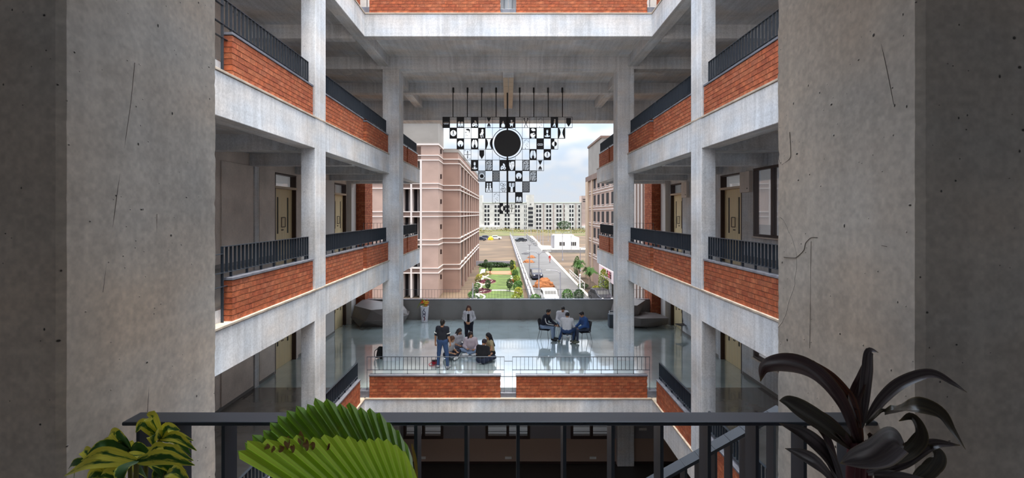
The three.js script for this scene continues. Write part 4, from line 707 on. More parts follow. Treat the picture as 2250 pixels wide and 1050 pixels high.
{ // long white building across the far end
  const d = 308, k = d / FPX, x = (px) => (px - CX) * k, y = (py) => E + (CY - py) * k, white = std({ color: hex(0xcfccc8), map: pinkNoise }), rose = std({ color: hex(0xa9958f), map: pinkNoise }), pane = std({ color: hex(0x1c1d24), roughness: 0.5 }), offWhite = std({ color: hex(0xd0cdca), roughness: 0.7 });
  const b = thing('long_building', 'long white six-storey building closing the view at the far end of the road', 'building', x(1170), GROUND, d + 6);
  const wp = (n, g, m) => wpart(b, n, g, m), lift = (g) => g.translate(-b.position.x, -b.position.y, -b.position.z);
  wp('wall', bx(x(1040), x(1360), GROUND, y(445.5), d, d + 14), white);
  wp('roof_parapet', bx(x(1040), x(1360), y(446), y(444), d - 0.3, d + 14), std({ color: hex(0xc9cfc8), roughness: 0.8 }));
  wp('stair_tower', bx(x(1157), x(1173), GROUND, y(428), d - 1.5, d + 6), white); wp('corner_tower', bx(x(1051), x(1060.5), GROUND, y(429), d - 1, d + 8), white);
  wp('end_tower', bx(x(1277.5), x(1300), GROUND, y(430), d - 1.2, d + 9), rose);
  wp('annex', bx(x(1277), x(1300), GROUND, y(496), d - 3, d), white); wp('annex', bx(x(1050), x(1098), GROUND, y(497), d - 2, d), white);
  const rows = [453.8, 463.2, 472.6, 482, 491.5, 501.2], cols = [[1070, 11], [1092.2, 11], [1114.4, 11], [1136.8, 11], [1154.5, 5], [1183.6, 11], [1205.7, 11], [1228, 11], [1239.3, 3.2], [1255.5, 9], [1272.5, 3.4]];
  for (const [cxp, w] of cols) {
    wp('bay', bx(x(cxp - w / 2 - 0.5), x(cxp + w / 2 + 0.5), y(506), y(449), d - 0.25, d + 0.1), offWhite);
    rows.forEach((ry, i) => { if (i === 5 && cxp < 1100) return; const o = wp('window', bx(x(cxp - w / 2), x(cxp + w / 2), y(ry + 3.1), y(ry - 3.1), d - 0.3, d), pane); if (w > 4) part(o, 'mullion', lift(bx(x(cxp - 0.7), x(cxp + 0.7), y(ry + 3.1), y(ry - 3.1), d - 0.42, d - 0.28)), MAT.white); else part(o, 'window_sill', lift(bx(x(cxp - w / 2 - 0.4), x(cxp + w / 2 + 0.4), y(ry + 3.5), y(ry + 3), d - 0.5, d)), MAT.white); });
    if (w > 8 && cxp > 1180) wp('rib', bx(x(cxp + w / 2 + 4.6), x(cxp + w / 2 + 6), GROUND, y(447), d - 0.5, d), rose);
  }
  for (const ry of [458, 467.4, 476.9, 486.4, 494.8]) { const o = wp('stair_window', bx(x(1160.3), x(1170.8), y(ry + 2.9), y(ry - 2.9), d - 1.62, d - 1.4), pane); part(o, 'window_sill', lift(bx(x(1160), x(1171), y(ry + 3.4), y(ry + 2.9), d - 1.8, d - 1.4)), MAT.white); }
  wp('vent_opening', bx(x(1164), x(1167), y(449.5), y(447.8), d - 1.62, d - 1.4), pane);
  for (const ry of [438, 442.3]) wp('window', bx(x(1280), x(1285.5), y(ry + 0.9), y(ry - 0.9), d - 1.3, d - 1.1), pane);
  for (const px of [1070, 1079, 1088]) wp('vent_opening', bx(x(px), x(px + 1.2), y(501.5), y(499.5), d - 2.1, d - 1.9), pane);
  wp('window', bx(x(1277.5), x(1280.5), y(503), y(500), d - 3.1, d - 2.9), pane);
}
{ // small white hut by the road
  const d = 142, k = d / FPX, x = (px) => (px - CX) * k, y = (py) => E + (CY - py) * k;
  const b = thing('white_hut', 'small flat-roofed white hut with two windows beside the road', 'hut', x(1245), GROUND, d);
  const sh = new THREE.Shape([[1219, 549], [1219, 517.5], [1260, 517.5], [1272.5, 522], [1272.5, 549]].map(([a, c]) => new THREE.Vector2(x(a), y(c))));
  wpart(b, 'wall', uvm(new THREE.ExtrudeGeometry(sh, { depth: 6, bevelEnabled: false }).translate(0, 0, -d - 6)), MAT.white);
  wpart(b, 'roof_slab', [rbx(x(1218), x(1261), y(517.5), y(516.2), d - 0.2, d + 6.2)], std({ color: hex(0xdad8dc), roughness: 0.7 }));
  wpart(b, 'side_wall', bx(x(1212.8) + 0.3, x(1219), GROUND, y(517.6), d + 1.5, d + 5), MAT.greywall);  // shade put into the colour: grey for the white hut's unlit side
  for (const px of [1235, 1260]) { const w = wpart(b, 'window', bx(x(px - 6.5), x(px + 6.5), y(540), y(531.5), d - 0.06, d + 0.1), darkglass); for (let i = 0; i < 4; i++) { const g = bx(x(px - 6 + i * 4) - 0.03, x(px - 6 + i * 4) + 0.03, y(540), y(531.5), d - 0.14, d - 0.06); g.translate(-b.position.x, -b.position.y, -b.position.z); part(w, 'window_bar', g, MAT.white); } }
  wpart(b, 'plinth', bx(x(1212), x(1273.5), GROUND, GROUND + 0.3, d - 0.4, d + 6.2), kerbMat);
}
struct('wall_field', bx(G(1190, 553)[0], G(1310, 553)[0], GROUND, GROUND + 0.8, 131, 131.3), MAT.darkgrey);
// ---------- plants in front ----------
// a blade: centre line, half width, fold depth; narrows at both ends
function strap(pts, w, fold, n = 16, face, taper) {
  const c = new THREE.CatmullRomCurve3(pts.map((p) => p.isVector3 ? p : V(...p))), pos = [], uv = [], idx = [], m = 5, view = face || V(0, 0.35, 1);
  for (let i = 0; i <= n; i++) {
    const t = i / n, p = c.getPoint(t), tg = c.getTangent(t), s = tg.clone().cross(view).normalize(), nn = s.clone().cross(tg).normalize(), ww = Math.max(0.0006, w * (taper ? Math.pow(Math.sin(Math.PI * Math.min(1, 0.1 + 0.9 * Math.pow(t, 0.85))), 0.9) : Math.pow(Math.sin(Math.PI * Math.min(1, 0.05 + t * 0.94)), 0.75)));
    for (let k = 0; k < m; k++) { const u = k / (m - 1) * 2 - 1, q = p.clone().addScaledVector(s, u * ww).addScaledVector(nn, -fold * ww * (1 - Math.abs(u)) + 0.06 * ww * Math.sin(t * 9 + u * 2)); pos.push(q.x, q.y, q.z); uv.push((u + 1) / 2, t); }
  }
  for (let i = 0; i < n; i++) for (let k = 0; k < m - 1; k++) { const a = i * m + k; idx.push(a, a + 1, a + m + 1, a, a + m + 1, a + m); }
  const g = new THREE.BufferGeometry(); g.setAttribute('position', new THREE.Float32BufferAttribute(pos, 3)); g.setAttribute('uv', new THREE.Float32BufferAttribute(uv, 2)); g.setIndex(idx); g.computeVertexNormals(); return g;
}
// ---------- people ----------
function capsule(p, a, b, ra, rb) {                 // distance to a tapered capsule
  const bax = b.x - a.x, bay = b.y - a.y, baz = b.z - a.z, pax = p.x - a.x, pay = p.y - a.y, paz = p.z - a.z, L = bax * bax + bay * bay + baz * baz || 1e-9, h = clamp((pax * bax + pay * bay + paz * baz) / L);
  return Math.hypot(pax - bax * h, pay - bay * h, paz - baz * h) - lerp(ra, rb, h);
}
const smin = (a, b, k) => { const h = Math.max(k - Math.abs(a - b), 0) / k; return Math.min(a, b) - h * h * k * 0.25; };
const ellipsoid = (p, c, r) => { const x = (p.x - c.x) / r.x, y = (p.y - c.y) / r.y, z = (p.z - c.z) / r.z, k0 = Math.hypot(x, y, z), k1 = Math.hypot(x / r.x, y / r.y, z / r.z); return k0 * (k0 - 1) / (k1 || 1e-6); };
function netMesh(f, lo, hi, cell) {                   // surface nets over a grid
  const nx = Math.ceil((hi.x - lo.x) / cell) + 1, ny = Math.ceil((hi.y - lo.y) / cell) + 1, nz = Math.ceil((hi.z - lo.z) / cell) + 1, v = new Float32Array(nx * ny * nz), p = V(0, 0, 0), id = (i, j, k) => i + nx * (j + ny * k);
  for (let k = 0; k < nz; k++) for (let j = 0; j < ny; j++) for (let i = 0; i < nx; i++) { p.set(lo.x + i * cell, lo.y + j * cell, lo.z + k * cell); v[id(i, j, k)] = f(p); }
  const at = new Int32Array(nx * ny * nz).fill(-1), pos = [], idx = [];
  for (let k = 0; k < nz - 1; k++) for (let j = 0; j < ny - 1; j++) for (let i = 0; i < nx - 1; i++) {
    let n = 0, x = 0, y = 0, z = 0; const c = [];
    for (let q = 0; q < 8; q++) c.push(v[id(i + (q & 1), j + (q >> 1 & 1), k + (q >> 2))]);
    for (let q = 0; q < 8; q++) for (const e of [1, 2, 4]) if (!(q & e)) { const a = c[q], b = c[q | e]; if (a < 0 !== b < 0) { const t = a / (a - b); x += (q & 1) + (e === 1 ? t : 0); y += (q >> 1 & 1) + (e === 2 ? t : 0); z += (q >> 2) + (e === 4 ? t : 0); n++; } }
    if (n) { at[id(i, j, k)] = pos.length / 3; pos.push(lo.x + (i + x / n) * cell, lo.y + (j + y / n) * cell, lo.z + (k + z / n) * cell); }
  }
  const quad = (a, b, c, d, flip) => { if (a < 0 || b < 0 || c < 0 || d < 0) return; flip ? idx.push(a, c, b, a, d, c) : idx.push(a, b, c, a, c, d); };
  for (let k = 1; k < nz - 1; k++) for (let j = 1; j < ny - 1; j++) for (let i = 1; i < nx - 1; i++) {
    const a = v[id(i, j, k)] < 0;
    if (a !== v[id(i + 1, j, k)] < 0) quad(at[id(i, j - 1, k - 1)], at[id(i, j, k - 1)], at[id(i, j, k)], at[id(i, j - 1, k)], !a);
    if (a !== v[id(i, j + 1, k)] < 0) quad(at[id(i - 1, j, k - 1)], at[id(i - 1, j, k)], at[id(i, j, k)], at[id(i, j, k - 1)], !a);
    if (a !== v[id(i, j, k + 1)] < 0) quad(at[id(i - 1, j - 1, k)], at[id(i, j - 1, k)], at[id(i, j, k)], at[id(i - 1, j, k)], !a);
  }
  const g = new THREE.BufferGeometry(); g.setAttribute('position', new THREE.Float32BufferAttribute(pos, 3)); g.setIndex(idx); g.computeVertexNormals(); return uvm(g);
}
function bonesMesh(bones, grow, k, cell) {
  const lo = V(9, 9, 9), hi = V(-9, -9, -9); for (const b of bones) for (const [p, r] of [[b[0], b[2]], [b[1], b[3]]]) { const R = r + grow + cell * 2.5; lo.min(p.clone().subScalar(R)); hi.max(p.clone().addScalar(R)); }
  return netMesh((p) => { let d = 9; for (const b of bones) { const e = capsule(p, b[0], b[1], b[2] + grow, b[3] + grow); d = d > 8 ? e : smin(d, e, b[4] || k); } return d; }, lo, hi, cell);
}
function handMesh(elbow, wrist, palmTo, curl, side) {   // palm, four bent fingers, thumb from the side of the palm
  const dir = wrist.clone().sub(elbow).normalize(), n = palmTo.clone().sub(dir.clone().multiplyScalar(palmTo.dot(dir))).normalize(), s = dir.clone().cross(n).multiplyScalar(side), B = [];
  const q = (a, b, c) => wrist.clone().addScaledVector(dir, a).addScaledVector(s, b).addScaledVector(n, c);
  for (const o of [-0.022, 0, 0.022]) B.push([q(0, o * 0.6, 0), q(0.075, o, 0), 0.017, 0.013, 0.02]);
  [[-0.027, 0.062], [-0.009, 0.072], [0.009, 0.068], [0.026, 0.054]].forEach(([o, L], i) => { const c = curl * (1 + i * 0.12), a = q(0.072, o, 0), b = q(0.072 + L * 0.5 * Math.cos(c), o * 1.12, L * 0.5 * Math.sin(c)), e = q(0.072 + L * 0.5 * (Math.cos(c) + Math.cos(c * 2)), o * 1.15, L * 0.5 * (Math.sin(c) + Math.sin(c * 2))); B.push([a, b, 0.0095, 0.0085, 0.008], [b, e, 0.0085, 0.007, 0.008]); });
  B.push([q(0.018, -0.022, 0.006), q(0.045, -0.052, 0.018), 0.012, 0.0095, 0.012], [q(0.045, -0.052, 0.018), q(0.072, -0.056, 0.026), 0.0095, 0.0075, 0.01]);
  return bonesMesh(B, 0, 0.01, 0.005);
}
const SKIN = [0xb07e5e, 0xc4926e, 0xa07050].map((c) => std({ color: hex(c), roughness: 0.6 }));
const cloth = (c, o = {}) => std({ color: hex(c), roughness: 0.9, ...o });
const weave = makeTex(64, 64, (u, v, o, i, j) => { o[0] = o[1] = o[2] = 0.82 + 0.18 * hash2(i, j, 3); }, true, 0.25, 0.25);
const eyeWhite = std({ color: hex(0xa8a29a), roughness: 0.4 });
const denim = cloth(0x35507c, { map: weave }), darkJeans = cloth(0x232c44, { map: weave }), blackCloth = cloth(0x1b1b20, { map: weave }), paleJeans = cloth(0x8fa3bf, { map: weave });
// j: joints in the person's own axes (facing +z, y up): pelvis, chest, head, and [left, right] elbows, wrists, knees, ankles
function person(label, x, d, turn, j, o) {
  const t = thing('person', label, 'person', x, FL[1], d, turn), S = o.size || 1, v3 = (a) => V(a[0] * S, a[1] * S, a[2] * S);
  const pel = v3(j.pelvis), chest = v3(j.chest), head = v3(j.head), up = chest.clone().sub(pel).normalize(), w = o.male ? 1.12 : 1;
  const right = V(Math.cos(j.twist || 0), 0, -Math.sin(j.twist || 0)), fwd = right.clone().cross(up);
  const sh = [-1, 1].map((e) => chest.clone().addScaledVector(right, e * 0.165 * w * S).addScaledVector(up, 0.03 * S)), hip = [-1, 1].map((e) => pel.clone().add(V(e * 0.085 * S, -0.01 * S, 0)));
  const el = j.elbows.map(v3), wr = j.wrists.map(v3), kn = j.knees.map(v3), an = j.ankles.map(v3), B = { torso: [], upper: [], fore: [], thigh: [], shin: [], foot: [] };
  for (const e of [0, 1]) {
    const sgn = e ? 1 : -1;
    B.torso.push([hip[e].clone().add(V(-sgn * 0.015 * S, 0.04 * S, 0)), chest.clone().addScaledVector(right, sgn * 0.06 * w * S).addScaledVector(up, -0.2 * S), 0.098 * S, 0.088 * w * S, 0.06], [chest.clone().addScaledVector(right, sgn * 0.06 * w * S).addScaledVector(up, -0.2 * S), chest.clone().addScaledVector(right, sgn * 0.08 * w * S).addScaledVector(up, -0.03 * S), 0.088 * w * S, 0.09 * w * S, 0.06], [chest.clone().addScaledVector(up, 0.03 * S), sh[e], 0.06 * S, 0.055 * w * S, 0.06]);
    B.upper.push([sh[e], el[e], 0.05 * w * S, 0.038 * w * S, 0.04]); B.fore.push([el[e], wr[e], 0.038 * w * S, 0.025 * w * S, 0.02]);
    B.thigh.push([hip[e], kn[e], 0.088 * S, 0.056 * S, 0.05]); B.shin.push([kn[e], an[e], 0.054 * S, 0.035 * S, 0.03]);
    const ft = j.feet ? v3(j.feet[e]) : an[e].clone().add(V(sgn * 0.02, -0.045 * S, 0.15 * S)); B.foot.push([an[e].clone().add(V(0, -0.03 * S, 0)), ft, 0.038 * S, 0.032 * S, 0.03]);
  }
  const neck0 = chest.clone().addScaledVector(up, 0.04 * S), neck = [[neck0, head.clone().addScaledVector(up, -0.06 * S), 0.05 * S, 0.046 * S, 0.03]];
  // head with brow, nose, lips, chin, ears; built looking along +z, then turned
  const hq = new THREE.Quaternion().setFromEuler(new THREE.Euler(o.pitch || 0, o.yaw || 0, o.tilt || 0, 'YXZ')), hs = S * 0.98;
  const face = netMesh((p) => {
    let q = ellipsoid(p, V(0, 0.02, -0.008), V(0.074, 0.092, 0.092)); q = smin(q, ellipsoid(p, V(0, -0.045, 0.022), V(0.056, 0.062, 0.062)), 0.03); q = smin(q, capsule(p, V(0, 0.012, 0.082), V(0, -0.024, 0.1), 0.008, 0.0125), 0.012);
    q = smin(q, capsule(p, V(-0.034, 0.03, 0.074), V(0.034, 0.03, 0.074), 0.01, 0.01), 0.012); q = smin(q, capsule(p, V(-0.016, -0.056, 0.078), V(0.016, -0.056, 0.078), 0.007, 0.007), 0.008); q = smin(q, ellipsoid(p, V(0, -0.092, 0.06), V(0.024, 0.018, 0.02)), 0.02);
    for (const e of [-1, 1]) { q = Math.max(q, -(Math.hypot(p.x - e * 0.03, p.y - 0.01, p.z - 0.09) - 0.014)); q = smin(q, ellipsoid(p, V(e * 0.077, -0.005, -0.008), V(0.01, 0.03, 0.018)), 0.008); }
    return smin(q, capsule(p, V(0, -0.05, -0.02), V(0, -0.13, -0.025), 0.048, 0.05), 0.03);
  }, V(-0.11, -0.16, -0.13), V(0.11, 0.14, 0.13), 0.0075);
  const pose = (g) => { g.scale(hs, hs, hs); g.applyQuaternion(hq); g.translate(head.x, head.y, head.z); return g; };
  const bodyBones = [...B.torso, ...B.upper, ...B.fore, ...B.thigh, ...B.shin, ...B.foot, ...neck];
  const palms = o.palms || [V(1, 0, 0), V(-1, 0, 0)];
  part(t, 'body', [bonesMesh(bodyBones, 0, 0.03, 0.018), pose(face), ...[0, 1].map((e) => handMesh(el[e], wr[e], palms[e], o.curl ?? 0.45, e ? -1 : 1))], SKIN[o.skin || 0]);
  for (const e of [-1, 1]) { part(t, 'eye', pose(new THREE.SphereGeometry(0.0115, 10, 8).translate(e * 0.03, 0.01, 0.076)), eyeWhite); part(t, 'pupil', pose(new THREE.SphereGeometry(0.0075, 8, 6).translate(e * 0.03, 0.01, 0.0825)), MAT.black); }
  part(t, 'mouth', pose(new THREE.SphereGeometry(1, 10, 6).scale(0.021, 0.006, 0.008).translate(0, -0.057, 0.082)), std({ color: hex(0x7a3c34), roughness: 0.5 }));
  const cut = (a, b, f) => [a[0], a[0].clone().lerp(a[1], f), a[2], lerp(a[2], a[3], f), a[4]];
  const top = [...B.torso, ...B.upper.map((b) => cut(b, 0, Math.min(1, o.sleeve * 2))), ...(o.sleeve > 0.5 ? B.fore.map((b) => cut(b, 0, (o.sleeve - 0.5) * 2)) : [])];
  part(t, o.topName || 'shirt', bonesMesh(top, o.loose || 0.014, 0.03, 0.018), o.top);
  part(t, 'trousers', bonesMesh([...B.thigh, ...B.shin.map((b) => cut(b, 0, 0.93)), [hip[0].clone().add(V(0, 0.035 * S, 0)), hip[1].clone().add(V(0, 0.035 * S, 0)), 0.1 * S, 0.1 * S, 0.05]], 0.012, 0.03, 0.018), o.bottom);
  for (const e of [0, 1]) part(t, 'shoe', bonesMesh([B.foot[e], [B.foot[e][0].clone().add(V(0, -0.005, 0)), B.foot[e][0].clone().lerp(B.foot[e][1], -0.25), 0.036 * S, 0.034 * S, 0.02]], 0.012, 0.02, 0.012), o.shoes || MAT.white);
  // hair
  const hc = o.hair, hm = std({ color: hex(hc.color), roughness: 0.55 });
  part(t, 'hair', pose(netMesh((p) => {
    let q = ellipsoid(p, V(0, 0.032, -0.014), V(0.086, 0.1, 0.1)); q = Math.max(q, -ellipsoid(p, V(0, -0.05, 0.1), V(0.066, 0.105, 0.085))); q = Math.max(q, -(p.y + 0.045 + (p.z > 0 ? 0 : 0.03)));
    if (hc.kind === 'long') { for (const e of [-1, 1]) { q = smin(q, capsule(p, V(e * 0.078, 0.0, -0.01), V(e * 0.098, -hc.len * 0.8, hc.front ?? 0.045), 0.03, 0.03), 0.03); q = smin(q, capsule(p, V(e * 0.035, -0.02, -0.075), V(e * 0.055, -hc.len, -0.1), 0.05, 0.036), 0.05); } }
    if (hc.kind === 'bun') { q = smin(q, ellipsoid(p, V(0, 0.02, -0.115), V(0.045, 0.045, 0.04)), 0.03); q = smin(q, ellipsoid(p, V(0, -0.06, -0.07), V(0.05, 0.05, 0.035)), 0.03); }
    if (hc.kind === 'short') q = smin(q, ellipsoid(p, V(0, 0.09, 0.045), V(0.06, 0.03, 0.045)), 0.03);
    return q + 0.003 * Math.sin(p.x * 190) * Math.sin(p.z * 160 + p.y * 40);
  }, V(-0.16, -(hc.len || 0.1) - 0.08, -0.19), V(0.16, 0.17, 0.13), 0.009)), hm);
  (o.extra || []).forEach(([n, g, m]) => part(t, n, g, m));
  return t;
}
const cv2 = document.createElement('canvas'); cv2.width = cv2.height = 64; { const c = cv2.getContext('2d'); c.fillStyle = '#e9e9ee'; c.fillRect(0, 0, 64, 64); c.fillStyle = '#23233a'; for (let i = 0; i < 4; i++) c.fillRect(i * 16, 0, 6, 64); }
const stripeTex = new THREE.CanvasTexture(cv2); stripeTex.colorSpace = THREE.SRGBColorSpace; stripeTex.wrapS = stripeTex.wrapT = THREE.RepeatWrapping; stripeTex.repeat.set(6, 6);
const where = (px, py) => { const d = (E - FL[1]) * FPX / (py - CY); return [(px - CX) * d / FPX, d]; };
const stand = (o = {}) => ({ pelvis: [0, 0.92, 0], chest: [0, 1.33, 0.01], head: [0, 1.535, 0.02], elbows: [[-0.24, 1.09, -0.02], [0.24, 1.09, -0.02]], wrists: [[-0.27, 0.85, 0.04], [0.27, 0.85, 0.04]], knees: [[-0.11, 0.5, 0.02], [0.13, 0.5, 0.02]], ankles: [[-0.13, 0.085, -0.01], [0.17, 0.085, 0]], ...o });
person('girl in navy T-shirt and blue jeans standing with her back to the camera', ...where(972, 809), Math.PI - 0.25, stand({ ankles: [[-0.2, 0.085, -0.02], [0.17, 0.085, 0.02]], knees: [[-0.15, 0.5, 0.03], [0.14, 0.5, 0.04]] }), { sleeve: 0.42, top: cloth(0x202430, { map: weave }), bottom: denim, hair: { kind: 'bun', color: 0x17120f, len: 0.12 }, skin: 0, pitch: 0.35, yaw: 0.1, shoes: std({ color: hex(0x8f9298) }),
  extra: [-1, 1].map((e) => ['sleeve_stripe', new THREE.TorusGeometry(0.058, 0.013, 6, 20).rotateX(Math.PI / 2).rotateZ(e * 0.3).translate(e * 0.222, 1.2, -0.005), MAT.white]) });
person('woman in striped open blouse and dark trousers standing, facing the camera', ...where(1030, 759), -0.1, stand({ elbows: [[-0.24, 1.1, -0.04], [0.25, 1.1, -0.05]], wrists: [[-0.06, 1.0, 0.19], [0.07, 0.99, 0.2]], knees: [[-0.09, 0.5, 0.03], [0.1, 0.5, -0.03]], ankles: [[-0.09, 0.085, 0.0], [0.16, 0.085, -0.12]] }), { size: 0.97, sleeve: 0.95, loose: 0.008, topName: 'blouse', top: cloth(0xffffff, { map: stripeTex }), bottom: cloth(0x1d1f2e, { map: weave }), hair: { kind: 'long', color: 0x4a2a22, len: 0.3 }, skin: 1, pitch: 0.2, yaw: 0.15, palms: [V(0, 0, -1), V(0, 0, -1)], curl: 0.8, shoes: MAT.black, extra: [['undershirt', new RoundedBoxGeometry(0.1, 0.34, 0.03, 2, 0.012).translate(0, 1.1, 0.1), blackCloth]] });
const floorSit = (o = {}) => ({ pelvis: [0, 0.125, 0], chest: [0, 0.52, 0.07], head: [0, 0.72, 0.12], elbows: [[-0.25, 0.3, 0.1], [0.25, 0.3, 0.1]], wrists: [[-0.13, 0.22, 0.32], [0.13, 0.22, 0.32]], knees: [[-0.34, 0.2, 0.3], [0.34, 0.2, 0.3]], ankles: [[0.12, 0.09, 0.36], [-0.1, 0.11, 0.44]], feet: [[0.26, 0.06, 0.34], [-0.24, 0.07, 0.44]], ...o });
person('girl with light brown hair sitting on the floor in a pale top, reading', ...where(983, 786), 1.15, floorSit({ head: [0, 0.7, 0.2], chest: [0, 0.5, 0.13] }), { sleeve: 0.6, top: cloth(0xdfe0e4, { map: weave }), bottom: cloth(0x2a2f42, { map: weave }), hair: { kind: 'long', color: 0x5d3a26, len: 0.26 }, skin: 1, pitch: 0.5, palms: [V(0, 1, 0), V(0, 1, 0)] });
person('girl with ash-dark hair in a white top sitting behind the light-brown-haired girl', ...where(1004, 767), 0.75, floorSit({ head: [0, 0.72, 0.17] }), { sleeve: 0.6, top: cloth(0xd9d6da, { map: weave }), bottom: cloth(0x4d4f5c), hair: { kind: 'long', color: 0x3b3436, len: 0.24 }, skin: 0, pitch: 0.5, palms: [V(0, 1, 0), V(0, 1, 0)] });
person('long-haired girl in pale pink top and jeans sitting cross-legged, facing the camera', ...where(1035, 776), -0.05, floorSit({ wrists: [[-0.1, 0.26, 0.34], [0.16, 0.24, 0.34]] }), { sleeve: 0.9, loose: 0.022, top: cloth(0xe4d2d8, { map: weave }), bottom: paleJeans, hair: { kind: 'long', color: 0x2a1a16, len: 0.34, front: 0.03 }, skin: 1, pitch: 0.3, yaw: 0.5, palms: [V(0, 1, 0), V(0, 1, 0)] });
person('girl with long black hair in a sand-coloured sleeveless top sitting on the group\'s outer side', ...where(1080, 782), -1.15, floorSit({ head: [0, 0.75, 0.13] }), { sleeve: 0.16, top: cloth(0xcdb98e, { map: weave }), bottom: blackCloth, hair: { kind: 'long', color: 0x14101a, len: 0.42 }, skin: 1, pitch: 0.3, palms: [V(0, 1, 0), V(0, 1, 0)] });
person('person in a black T-shirt sitting on the floor with the back to the camera', ...where(1058, 799), Math.PI - 0.5, floorSit({ chest: [0.03, 0.5, 0.14], head: [0.04, 0.68, 0.25], wrists: [[-0.15, 0.25, 0.4], [0.18, 0.28, 0.45]] }), { male: true, sleeve: 0.42, top: blackCloth, bottom: darkJeans, hair: { kind: 'short', color: 0x2a1d24, len: 0.1 }, skin: 0, pitch: 0.5, palms: [V(0, 1, 0), V(0, 1, 0)] });
{ const [x, d] = G(1208, 578), t = person('distant person in a red top walking along the road kerb', x, d, 0.4, stand({ knees: [[-0.1, 0.5, 0.12], [0.1, 0.5, -0.05]], ankles: [[-0.1, 0.085, 0.16], [0.1, 0.085, -0.22]] }), { sleeve: 0.6, top: cloth(0xb04038), bottom: cloth(0xb97a72), hair: { kind: 'short', color: 0x14100f, len: 0.1 }, skin: 0, shoes: MAT.black }); t.position.y = GROUND + 0.12; }
// chairs: bent plastic shell on four thin steel legs, sitting direction +z
function chair(label, x, d, turn, group, stool) {
  const t = thing(stool ? 'stool' : 'chair', label, stool ? 'stool' : 'chair', x, FL[1], d, turn, group), shell = std({ color: hex(0x1f2026), roughness: 0.35 });
  const sheet = (w0, w1, prof, th) => { const n = prof.length, pos = [], idx = [], m = 9; for (const side of [0, 1]) for (let i = 0; i < n; i++) for (let k = 0; k < m; k++) { const u = k / (m - 1) * 2 - 1, q = i / (n - 1), w = lerp(w0, w1, q) * (1 - 0.25 * Math.pow(Math.max(0, q - 0.75) * 4, 2)), bend = prof[i][2] || 0; pos.push(u * w, prof[i][0] + (1 - Math.abs(u) ** 2) * 0 + (side ? -th * 0.6 : 0), prof[i][1] + bend * u * u + (side ? -th : 0)); }
    const id = (s, i, k) => s * n * m + i * m + k; for (let i = 0; i < n - 1; i++) for (let k = 0; k < m - 1; k++) { idx.push(id(0, i, k), id(0, i, k + 1), id(0, i + 1, k + 1), id(0, i, k), id(0, i + 1, k + 1), id(0, i + 1, k)); idx.push(id(1, i, k), id(1, i + 1, k + 1), id(1, i, k + 1), id(1, i, k), id(1, i + 1, k), id(1, i + 1, k + 1)); }
    for (let i = 0; i < n - 1; i++) for (const k of [0, m - 1]) { idx.push(id(0, i, k), id(0, i + 1, k), id(1, i, k), id(0, i + 1, k), id(1, i + 1, k), id(1, i, k)); } for (let k = 0; k < m - 1; k++) for (const i of [0, n - 1]) idx.push(id(0, i, k), id(1, i, k), id(0, i, k + 1), id(0, i, k + 1), id(1, i, k), id(1, i, k + 1));
    const g = new THREE.BufferGeometry(); g.setAttribute('position', new THREE.Float32BufferAttribute(pos, 3)); g.setIndex(idx); g.computeVertexNormals(); return toCreasedNormals(g, 0.7); };
  part(t, 'seat', uvm(sheet(0.22, 0.21, [[0.43, 0.23], [0.452, 0.18], [0.45, 0.08], [0.44, -0.02], [0.44, -0.12], [0.455, -0.19]], 0.02)), shell);
  if (!stool) part(t, 'backrest', uvm(sheet(0.2, 0.2, [[0.46, -0.2, 0.02], [0.55, -0.225, 0.05], [0.66, -0.25, 0.06], [0.76, -0.275, 0.06], [0.84, -0.3, 0.05]], 0.018)), shell);
  for (const e of [-1, 1]) { part(t, 'leg', rod([e * 0.18, 0.43, 0.17], [e * 0.21, 0, 0.22], 0.011, 0.01), MAT.chrome); part(t, 'leg', rod([e * 0.18, 0.43, -0.16], [e * 0.21, 0, -0.26], 0.011, 0.01), MAT.chrome); part(t, 'seat_rail', rod([e * 0.18, 0.43, 0.18], [e * 0.18, 0.435, -0.18], 0.012, 0.012), MAT.chrome); }
  return t;
}
const chairSit = (o = {}) => ({ pelvis: [0, 0.56, -0.08], chest: [0, 0.97, -0.02], head: [0, 1.18, 0.05], elbows: [[-0.26, 0.74, 0.08], [0.26, 0.74, 0.08]], wrists: [[-0.15, 0.63, 0.3], [0.15, 0.63, 0.3]], knees: [[-0.12, 0.55, 0.36], [0.12, 0.55, 0.36]], ankles: [[-0.12, 0.1, 0.38], [0.13, 0.1, 0.36]], ...o });
const seats = [
  ['black shell chair carrying the man in the dark striped-sleeve jacket', ...where(1197, 746), 1.2],
  ['black shell chair behind, carrying the white-shirted man who faces the camera', ...where(1236, 738), 0.1],
  ['black low stool carrying the white-shirted man whose back is turned', ...where(1246, 757), Math.PI - 0.2],
  ['black shell chair carrying the man in the blue denim jacket', ...where(1284, 752), -1.3]];
seats.forEach((s, i) => chair(...s, i === 2 ? undefined : 'black chairs of the four seated men', i === 2));
chair('empty black shell chair by the yellow doors, away from the groups', ...where(1499, 735), -1.25);
const sitAt = (i) => [seats[i][1], seats[i][2], seats[i][3]];
const jacket = cloth(0x1d2030, { map: weave });
